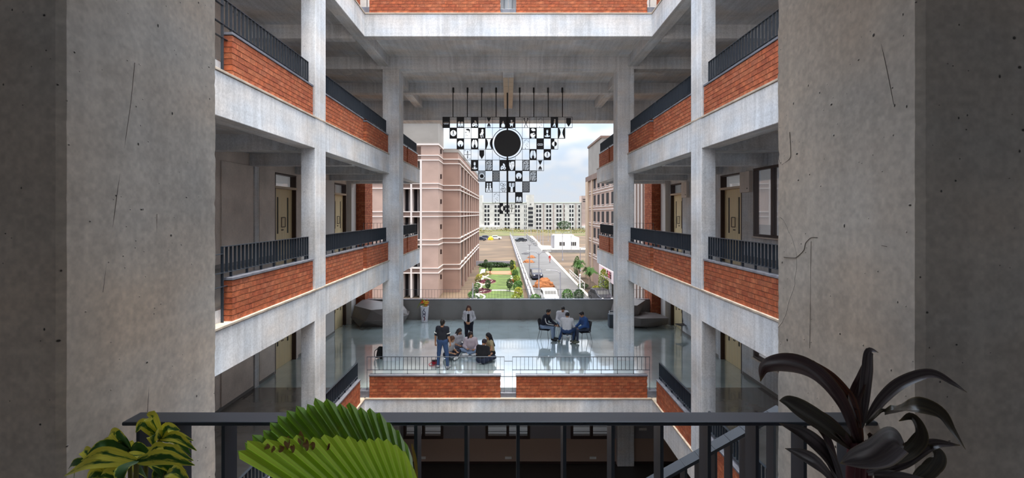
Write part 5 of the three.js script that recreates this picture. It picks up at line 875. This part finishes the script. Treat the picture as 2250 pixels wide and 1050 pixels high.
person('man in dark jacket with white sleeve stripes, sitting and leaning to the others', ...sitAt(0), chairSit({ chest: [0, 0.96, 0.06], head: [0, 1.17, 0.16], elbows: [[-0.26, 0.74, 0.16], [0.26, 0.74, 0.2]], wrists: [[-0.1, 0.66, 0.42], [0.12, 0.64, 0.46]] }), { male: true, sleeve: 1, loose: 0.02, topName: 'jacket', top: jacket, bottom: paleJeans, hair: { kind: 'short', color: 0x14100f, len: 0.1 }, skin: 0, pitch: 0.15, palms: [V(0, -1, 0), V(0, -1, 0)], shoes: MAT.black,
  extra: [-1, 1].map((e) => ['sleeve_stripe', tube([[e * 0.19, 1.05, 0.08], [e * 0.305, 0.88, 0.12], [e * 0.33, 0.75, 0.19], [e * 0.24, 0.7, 0.32], [e * 0.16, 0.67, 0.43]].map((p) => V(...p)), 0.014, 6, 24), MAT.white]) });
person('man in a white shirt and pale jeans sitting behind, facing the camera', ...sitAt(1), chairSit({ head: [0, 1.17, 0.1] }), { male: true, sleeve: 0.95, top: cloth(0xe6e4ea, { map: weave }), bottom: paleJeans, hair: { kind: 'short', color: 0x1c1512, len: 0.1 }, skin: 0, pitch: 0.5, palms: [V(0, -1, 0), V(0, -1, 0)] });
person('man in a white shirt and blue jeans sitting with his back to the camera', ...sitAt(2), chairSit({ head: [0, 1.15, 0.12], knees: [[-0.26, 0.55, 0.26], [0.2, 0.53, 0.32]], ankles: [[-0.2, 0.1, 0.26], [0.34, 0.1, 0.22]] }), { male: true, sleeve: 0.95, top: cloth(0xe3e1e4, { map: weave }), bottom: denim, hair: { kind: 'short', color: 0x1a1418, len: 0.1 }, skin: 0, pitch: 0.4, palms: [V(0, -1, 0), V(0, -1, 0)], shoes: cloth(0x6d7060) });
person('man in a blue denim jacket over a pale shirt, sitting side-on and looking down', ...sitAt(3), chairSit({ head: [0, 1.14, 0.12], chest: [0, 0.94, 0.02] }), { male: true, sleeve: 1, loose: 0.024, topName: 'jacket', top: cloth(0x31558f, { map: weave }), bottom: cloth(0x3a4152), hair: { kind: 'short', color: 0x1e1518, len: 0.1 }, skin: 0, pitch: 0.4, palms: [V(0, -1, 0), V(0, -1, 0)], shoes: cloth(0x6d7060) });
{ const [x, d] = where(957, 800), t = thing('handbag', 'small red bag lying on the floor by the standing girl\'s feet', 'bag', x, FL[1], d, 0.3), red = cloth(0xb3122f, { roughness: 0.5 }); part(t, 'body', new RoundedBoxGeometry(0.26, 0.13, 0.15, 3, 0.05).translate(0, 0.065, 0), red); part(t, 'flap', new RoundedBoxGeometry(0.2, 0.03, 0.15, 2, 0.014).translate(-0.02, 0.135, 0.02), cloth(0x2a1420)); part(t, 'strap', tube([[-0.12, 0.1, 0], [-0.24, 0.03, 0.06], [-0.2, 0.012, 0.14], [-0.05, 0.012, 0.16]], 0.01, 6, 20), red); }
{ const t = thing('notebook', 'open notebook on the floor between the seated girls', 'book', ...[where(1025, 783)].map(([x, d]) => [x, FL[1], d])[0], 0.4); for (const e of [-1, 1]) part(t, 'page', new RoundedBoxGeometry(0.16, 0.012, 0.22, 1, 0.004).rotateZ(e * 0.04).translate(e * 0.082, 0.012, 0), MAT.white); part(t, 'spine', new RoundedBoxGeometry(0.02, 0.01, 0.22, 1, 0.003).translate(0, 0.006, 0), blackCloth); }
{ const t = thing('backpack', 'dark backpack leaning against the square terrace column', 'backpack', -4.64, FL[1], 17.85, 0.2); part(t, 'body', new RoundedBoxGeometry(0.26, 0.4, 0.2, 4, 0.08).rotateZ(-0.2).translate(0, 0.21, 0), blackCloth); part(t, 'pocket', new RoundedBoxGeometry(0.18, 0.17, 0.06, 3, 0.028).rotateZ(-0.2).translate(-0.02, 0.13, 0.11), blackCloth); part(t, 'strap', tube([[-0.06, 0.38, 0.05], [-0.2, 0.28, 0.06], [-0.21, 0.08, 0.06], [-0.1, 0.03, 0.06]], 0.014, 6, 20), blackCloth); }
// ---------- planter, rubbish bin, faceted benches ----------
{
  const [x, d] = where(933, 707), t = thing('planter', 'tall tapered white planter with a dark looped emblem against the terrace wall', 'planter', x, FL[1], d), H = 0.76;
  part(t, 'pot', new THREE.LatheGeometry([[0.0, 0], [0.145, 0], [0.15, 0.02], [0.2, H - 0.03], [0.205, H], [0.185, H], [0.18, H - 0.06], [0, H - 0.06]].map((p) => new THREE.Vector2(...p)), 40), std({ color: hex(0xdcdce4), roughness: 0.4 }));
  const R = (y) => lerp(0.15, 0.2, y / H) + 0.004, wrap = (a, y) => V(Math.sin(a) * R(y), y, Math.cos(a) * R(y)), loop = (cy, rx, ry, rot) => Array.from({ length: 25 }, (_, i) => { const q = i / 24 * 6.283, u = Math.cos(q) * rx, w = Math.sin(q) * ry; return wrap((u * Math.cos(rot) - w * Math.sin(rot)) / 0.18, cy + u * Math.sin(rot) + w * Math.cos(rot)); });
  part(t, 'emblem_loop', tube(loop(0.48, 0.06, 0.1, 0.25), 0.014, 6, 50), std({ color: hex(0x2b2850) })); part(t, 'emblem_loop', tube(loop(0.34, 0.055, 0.09, -0.2), 0.014, 6, 50), std({ color: hex(0x3a2140) })); part(t, 'emblem_stroke', tube([wrap(0.1, 0.26), wrap(0.25, 0.17), wrap(0.02, 0.1)], 0.02, 6, 20), std({ color: hex(0x7a2038) })); part(t, 'emblem_stroke', tube([wrap(-0.1, 0.6), wrap(0.15, 0.68)], 0.016, 6, 12), std({ color: hex(0x2b2850) }));
  part(t, 'soil', new THREE.CylinderGeometry(0.182, 0.182, 0.02, 24).translate(0, H - 0.045, 0), MAT.mortar);
  const p = thing('croton', 'yellow and red leafed croton growing in the white planter', 'plant', x, FL[1] + H - 0.03, d); seed(5);
  const cm = [0xe3c13a, 0xd6552a, 0xf0d860, 0x7f8f2c, 0xb3302a].map((c) => std({ color: hex(c), roughness: 0.6, side: THREE.DoubleSide }));
  part(p, 'stem', rod([0, 0, 0], [0, 0.22, 0], 0.015), MAT.brown);
  for (let i = 0; i < 46; i++) { const a = rr(0, 6.28), up = rr(0.05, 1.15), L = rr(0.16, 0.27), dir = V(Math.cos(a) * Math.cos(up), Math.sin(up), Math.sin(a) * Math.cos(up)), b = V(0, rr(0.04, 0.24), 0); part(p, 'leaf', strap([b, b.clone().addScaledVector(dir, L * 0.55), b.clone().addScaledVector(dir, L).add(V(0, -0.06, 0))], 0.028, 0.2, 8), cm[Math.floor(rnd() * 5)]); }
  for (let i = 0; i < 5; i++) { const b = V(-0.05, 0.15, 0), q = V(-0.28 - i * 0.02, 0.12 - i * 0.05, 0.05 * (i - 2)); part(p, 'leaf', strap([b, b.clone().lerp(q, 0.5).add(V(0, 0.12, 0)), q], 0.018, 0.2, 8), cm[3]); }
}
{ const t = thing('rubbish_bin', 'dark grey bin with slanted open top behind the column by the faceted bench', 'bin', 4.82, FL[1], 22.7); const b = new RoundedBoxGeometry(0.4, 0.6, 0.4, 2, 0.04).translate(0, 0.3, 0); part(t, 'bin_body', b, std({ color: hex(0x3a414b), roughness: 0.5 })); part(t, 'rim', [rod([-0.19, 0.6, 0.18], [-0.12, 0.7, -0.16], 0.025), rod([-0.12, 0.7, -0.16], [0.16, 0.7, -0.16], 0.025), rod([0.16, 0.7, -0.16], [0.19, 0.6, 0.18], 0.025), rod([0.19, 0.6, 0.18], [-0.19, 0.6, 0.18], 0.025)], std({ color: hex(0x5a616b), roughness: 0.4 })); part(t, 'opening', new RoundedBoxGeometry(0.32, 0.02, 0.32, 1, 0.008).rotateX(0.25).translate(0, 0.64, 0.01), MAT.black); }
{
  const rock = std({ color: hex(0x77706e), roughness: 0.42, flatShading: true, map: MAT.darkgrey.map });
  const hull = (pts) => { const g = new ConvexGeometry(pts.map(([x, y, d]) => V(x, FL[1] + y, -d))); return uvm(g); };
  let t = thing('faceted_bench', 'dark faceted boulder-like bench beside the white planter, partly behind the column', 'bench', -6, FL[1], 23.1);
  wpart(t, 'base', hull([[-6.9, 0, 22.75], [-5.7, 0, 22.7], [-5.0, 0, 23.4], [-5.1, 0, 24.1], [-6.9, 0, 24.1], [-7.35, 0.42, 22.9], [-6.5, 0.34, 22.3], [-5.5, 0.38, 22.5], [-4.75, 0.42, 23.4], [-4.85, 0.45, 24.15], [-7.2, 0.45, 24.15]]), rock);
  wpart(t, 'top', hull([[-7.3, 0.43, 22.95], [-6.5, 0.35, 22.36], [-5.5, 0.39, 22.56], [-4.8, 0.42, 23.45], [-4.9, 0.45, 24.1], [-7.15, 0.45, 24.1], [-7.2, 0.92, 23.0], [-6.3, 0.8, 22.6], [-5.5, 0.82, 22.9], [-4.9, 0.62, 23.6], [-5.2, 0.8, 24.1], [-7.1, 1.05, 24.1], [-6.2, 0.98, 23.6]]), rock);
  t = thing('faceted_bench', 'dark two-stepped faceted bench by the brick pier, past the empty chair', 'bench', 6, FL[1], 23.1);
  wpart(t, 'high_block', hull([[4.75, 0.1, 23.5], [5.95, 0.1, 23.0], [6.3, 0.2, 24.1], [5.2, 0.1, 24.1], [5.12, 0.55, 22.75], [6.05, 0.55, 22.85], [5.2, 0.98, 23.0], [6.0, 0.95, 22.9], [6.7, 1.02, 24.0], [5.2, 1.08, 24.1]]), rock);
  wpart(t, 'low_block', hull([[5.2, 0, 22.7], [6.5, 0, 22.6], [7.0, 0, 23.3], [6.2, 0, 24.0], [5.15, 0.14, 22.5], [5.15, 0.54, 22.5], [6.0, 0.12, 22.3], [7.35, 0.12, 22.7], [6.0, 0.5, 22.2], [7.35, 0.45, 22.5], [7.35, 0.42, 23.2], [5.3, 0.5, 24.0], [7.2, 0.4, 24.0]]), rock);
}
function leafTex(fn) { const t = makeTex(64, 256, fn, true, 1, 1); return t; }
function pot(t, x, d, r, h, m) { wpart(t, 'pot', new THREE.LatheGeometry([[0, 0], [r * 0.72, 0], [r * 0.76, 0.02], [r, h - 0.04], [r * 1.06, h - 0.04], [r * 1.06, h], [r * 0.94, h], [r * 0.9, h - 0.06], [0, h - 0.06]].map((p) => new THREE.Vector2(...p)), 32).translate(x, FL[2], -d), m); wpart(t, 'soil', new THREE.CylinderGeometry(r * 0.92, r * 0.92, 0.02, 24).translate(x, FL[2] + h - 0.05, -d), MAT.mortar); }
const terracotta = std({ color: hex(0x8a5a44), roughness: 0.9 });
{ // fan palm: two pleated leaves
  const dl = 0.86, hx = (932 - CX) * dl / FPX, hy = E - (1240 - CY) * dl / FPX, t = thing('fan_palm', 'bright green pleated fan palm in front of the railing', 'palm', hx, FL[2], dl);
  pot(t, hx, dl, 0.12, 0.3, terracotta);
  const mats = [[0.2, 0.45, 0.03], [0.45, 0.74, 0.07]].map((c, i) => new THREE.MeshPhysicalMaterial({ color: rgb(...c), roughness: 0.95, transmission: 0.5, thickness: 0, side: THREE.DoubleSide, map: leafTex((u, v, o) => { const k = 0.8 + 0.25 * fbm(u, v, 24, 2, 3, 400 + i); o[0] = k * (1 + 0.1 * v); o[1] = k; o[2] = k * 0.9; }) }));  // sky light put into the colours: front fan lighter, back fan darker
  const dry = std({ color: hex(0xa87f52), roughness: 0.9, side: THREE.DoubleSide });
  wpart(t, 'stalk', tube([[hx, FL[2] + 0.25, -dl], [hx + 0.01, FL[2] + 0.5, -dl], [hx, hy, -dl]], 0.012, 8, 12), leafMats.green);
  // each fold is a narrow V; outline radius by angle (pixels at this depth), lean: how the fan bends away from the camera
  const fan = (a0, a1, n, radius, depth, bend, m, dx = 0, dy = 0) => {
    for (let i = 0; i < n; i++) {
      const pos = [], uv = [], idx = [], R = 14, f0 = i / n, f1 = (i + 1) / n;
      for (let r = 0; r <= R; r++) for (let k = 0; k < 3; k++) {
        const f = lerp(f0, f1, k / 2), a = lerp(a0, a1, f), rad = radius(f) * (k === 1 ? 1.0 : 0.972) * (0.985 + 0.03 * hash2(i, 5, n)), q = r / R, reach = lerp(0.12, 1, q) * rad;
        const fold = (k === 1 ? 1 : -1) * 0.009 * q * (0.5 + 0.6 * Math.sin(Math.PI * Math.min(1, q * 1.05))), dd = dl - depth * q - bend(f) * q * q * 0.12 - fold, pp = P3(932 + Math.cos(a) * reach, 1240 - Math.sin(a) * reach, dd);
        pos.push(pp.x, pp.y, pp.z); uv.push(k / 2, q);
      }
      for (let r = 0; r < R; r++) for (let k = 0; k < 2; k++) { const a = r * 3 + k; idx.push(a, a + 1, a + 4, a, a + 4, a + 3); }
      const g = new THREE.BufferGeometry(); g.setAttribute('position', new THREE.Float32BufferAttribute(pos, 3)); g.setAttribute('uv', new THREE.Float32BufferAttribute(uv, 2)); g.setIndex(idx); g.computeVertexNormals();
      wpart(t, 'leaflet', toCreasedNormals(g, 0.25), m);
    }
  };
  const table = (list) => (f) => { for (let i = 0; i + 1 < list.length; i++) if (f <= list[i + 1][0]) return lerp(list[i][1], list[i + 1][1], (f - list[i][0]) / (list[i + 1][0] - list[i][0])); return list.at(-1)[1]; };
  const A = (px, py) => Math.atan2(1240 - py, px - 932);
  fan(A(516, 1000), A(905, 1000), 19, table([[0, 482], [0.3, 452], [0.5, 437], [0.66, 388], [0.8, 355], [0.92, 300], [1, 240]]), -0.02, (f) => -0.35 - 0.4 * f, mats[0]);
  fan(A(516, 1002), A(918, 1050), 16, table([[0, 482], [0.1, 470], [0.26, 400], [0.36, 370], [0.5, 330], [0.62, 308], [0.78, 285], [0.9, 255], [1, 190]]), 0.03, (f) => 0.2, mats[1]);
  seed(31);
  for (const [px, py, L, up] of [[582, 975, 26, 0.4], [596, 982, 24, 0.2], [610, 985, 30, -0.1], [628, 988, 36, -1.0], [640, 992, 24, -0.8], [664, 985, 40, -1.35], [672, 990, 30, -1.1], [684, 984, 22, -0.7], [720, 978, 16, 0.2]]) { const p = P3(px, py, dl - 0.04), q = P3(px + L * 0.9 * Math.cos(up) - 12, py + L * Math.sin(up), dl - 0.05); wpart(t, 'dry_tip', strap([p, p.clone().lerp(q, 0.5).add(V(0.004, 0.003, 0.01)), q], 0.0055, 0.4, 8), dry); }
  wpart(t, 'dry_tip', strap([P3(905, 975, dl), P3(912, 1010, dl), P3(918, 1060, dl)], 0.003, 0.3, 8), dry);
}
function P3(px, py, d) { return V((px - CX) * d / FPX, E - (py - CY) * d / FPX, -d); }
{ // variegated umbrella plant
  const d = 0.9, c = P3(300, 1180, d), t = thing('umbrella_plant', 'yellow and green variegated leafy plant before the rail\'s end', 'plant', c.x, FL[2], d);
  pot(t, c.x, d, 0.11, 0.3, terracotta); seed(88);
  const lm = [0, 1, 2].map((v) => new THREE.MeshPhysicalMaterial({ color: 0xffffff, roughness: 0.9, transmission: 0.25, thickness: 0, side: THREE.DoubleSide, map: leafTex((u, w, o) => { const e = Math.abs(u - 0.5) * 2, n = fbm(u, w, 5, 7, 4, 500 + v), y = smooth(0.32, 0.62, e * [0.9, 0.62, 0.5][v] + (n - 0.5) * 0.9 + [0.42, 0.22, -0.05][v]), k = 1.05 + 0.3 * (fbm(u, w, 30, 4, 2, 510) - 0.5); o[0] = lerp(0.2, 0.87, y) * k; o[1] = lerp(0.36, 0.84, y) * k; o[2] = lerp(0.12, 0.3, y) * k; }) }));
  const whorls = [[300, 1012, 0.80, [[140, 1046], [205, 1060], [262, 1075], [330, 1062], [398, 1050], [428, 1022], [178, 1012]], 0.014], [352, 962, 0.9, [[330, 920], [298, 950], [425, 968], [432, 990], [396, 945], [372, 945], [340, 985], [420, 1000]], 0.013], [285, 990, 0.92, [[190, 1000], [215, 985], [238, 958], [262, 945], [270, 970], [410, 1035], [340, 1010], [300, 985]], 0.012], [215, 1020, 0.88, [[150, 1030], [182, 1000], [245, 990], [262, 1050], [160, 1060], [240, 1062]], 0.011], [322, 1000, 0.86, [[425, 1012], [424, 1020], [355, 1045], [300, 1060], [280, 1030], [385, 985]], 0.012], [365, 1040, 0.82, [[420, 1062], [330, 1075], [400, 1075], [345, 1070]], 0.015], [250, 1050, 0.8, [[190, 1078], [250, 1090], [300, 1085]], 0.015]];
  for (const [px, py, dd, tips, w] of whorls) {
    const b = P3(px, py, dd); wpart(t, 'stem', tube([[c.x, FL[2] + 0.26, -d], [lerp(c.x, b.x, 0.4), lerp(FL[2], b.y, 0.7), -(d + dd) / 2], b], 0.004, 6, 14), leafMats.olive);
    tips.forEach(([tx, ty], i) => { const e = P3(tx, ty, dd + rr(-0.06, 0.06)), mid = b.clone().lerp(e, 0.55).add(V(0, 0.014 + 0.012 * rnd(), 0.012)); wpart(t, 'leaf', strap([b, mid, e], w * rr(0.62, 0.85), 0.22, 12, V(rr(-0.4, 0.4), rr(0.5, 1.2), 1), true), lm[Math.floor(rnd() * 3)]); });
  }
}
{ // dark-leaved cordyline
  const d = 0.9, c = P3(1885, 1130, d), t = thing('cordyline', 'dark maroon strap-leaved plant in front of the big concrete pier', 'plant', c.x, FL[2], d);
  pot(t, c.x, d, 0.12, 0.3, terracotta); seed(99);
  const lm = [[[0.05, 0.017, 0.02], [0.12, 0.06, 0.06]], [[0.03, 0.022, 0.014], [0.075, 0.065, 0.035]], [[0.08, 0.065, 0.07], [0.2, 0.17, 0.18]], [[0.05, 0.012, 0.01], [0.2, 0.06, 0.03]]].map(([a, b], v) => std({ color: 0xffffff, roughness: 0.28, side: THREE.DoubleSide, map: leafTex((u, w, o) => { const n = fbm(u, w, 14, 2, 4, 600 + v), q = smooth(0.3, 0.75, n), e = smooth(0.86, 1, Math.abs(u - 0.5) * 2), tip = smooth(0.9, 1, w); for (let k = 0; k < 3; k++) o[k] = Math.pow(lerp(lerp(a[k], b[k], q), [0.28, 0.2, 0.08][k], e * 0.4 + tip * 0.7), 1 / 2.2); }) }));
  const L = [
    [[[1888, 975, 0.9], [1850, 880, 0.86], [1790, 815, 0.82], [1725, 796, 0.78], [1680, 808, 0.76], [1671, 838, 0.76]], 0.02, 0], [[[1888, 940, 0.9], [1868, 880, 0.9], [1830, 830, 0.89], [1787, 792, 0.88]], 0.014, 3], [[[1892, 940, 0.9], [1898, 880, 0.9], [1905, 815, 0.9], [1912, 770, 0.9], [1930, 774, 0.89]], 0.012, 2], [[[1893, 930, 0.9], [1878, 880, 0.9], [1893, 830, 0.91], [1908, 775, 0.92]], 0.013, 0],
    [[[1902, 930, 0.9], [1940, 875, 0.9], [1985, 838, 0.9], [2050, 820, 0.89], [2095, 842, 0.88], [2125, 862, 0.88]], 0.012, 2], [[[1904, 935, 0.9], [1950, 900, 0.86], [2010, 888, 0.82], [2065, 905, 0.8], [2095, 945, 0.79], [2122, 988, 0.79]], 0.02, 1], [[[1890, 990, 0.9], [1840, 950, 0.84], [1780, 910, 0.8], [1735, 885, 0.78], [1712, 880, 0.77]], 0.022, 1], [[[1885, 1000, 0.88], [1840, 940, 0.86], [1800, 910, 0.85], [1755, 880, 0.86]], 0.012, 0],
    [[[1850, 1060, 0.84], [1820, 1000, 0.83], [1770, 955, 0.82], [1712, 930, 0.8]], 0.018, 2], [[[1840, 1065, 0.84], [1800, 1020, 0.8], [1765, 1000, 0.79], [1725, 985, 0.78]], 0.015, 2], [[[1845, 1060, 0.86], [1835, 1010, 0.84], [1812, 955, 0.83], [1790, 935, 0.83]], 0.013, 0], [[[1992, 985, 0.8], [1975, 965, 0.78], [1930, 995, 0.76], [1880, 1008, 0.75], [1846, 1018, 0.75]], 0.026, 2],
    [[[1905, 990, 0.9], [1925, 965, 0.86], [1960, 950, 0.82], [1988, 980, 0.8]], 0.016, 0], [[[1910, 1015, 0.88], [1965, 1005, 0.84], [2010, 980, 0.82], [2025, 950, 0.82], [2005, 915, 0.83], [1975, 925, 0.84]], 0.017, 1], [[[1905, 1040, 0.88], [1980, 1015, 0.84], [2050, 975, 0.82], [2110, 978, 0.81]], 0.013, 2], [[[2010, 1055, 0.85], [2045, 1030, 0.83], [2062, 1000, 0.82], [2040, 975, 0.82]], 0.017, 1], [[[1920, 1045, 0.86], [1970, 1050, 0.84], [2030, 1050, 0.82]], 0.014, 2], [[[1890, 1000, 0.9], [1880, 930, 0.9], [1865, 870, 0.9], [1840, 830, 0.91]], 0.016, 3],
  ];
  for (const [pts, w, m] of L) wpart(t, 'leaf', strap(pts.map((p) => P3(...p)), w * 0.86, 0.6, 30, V(rr(-0.3, 0.3), rr(0.5, 1.1), 1), true), lm[m]);
  const stemM = std({ color: rgb(0.11, 0.02, 0.03), roughness: 0.5 });
  for (const [px, dd] of [[1872, 0.88], [1885, 0.9], [1896, 0.9], [1910, 0.91]]) wpart(t, 'stem', tube([[c.x + (px - 1885) * 0.0003, FL[2] + 0.26, -d], P3(px - 4, 1080, dd), P3(px, 970, dd)], 0.0075, 7, 14), stemM);
}
renderer.render(scene, camera);
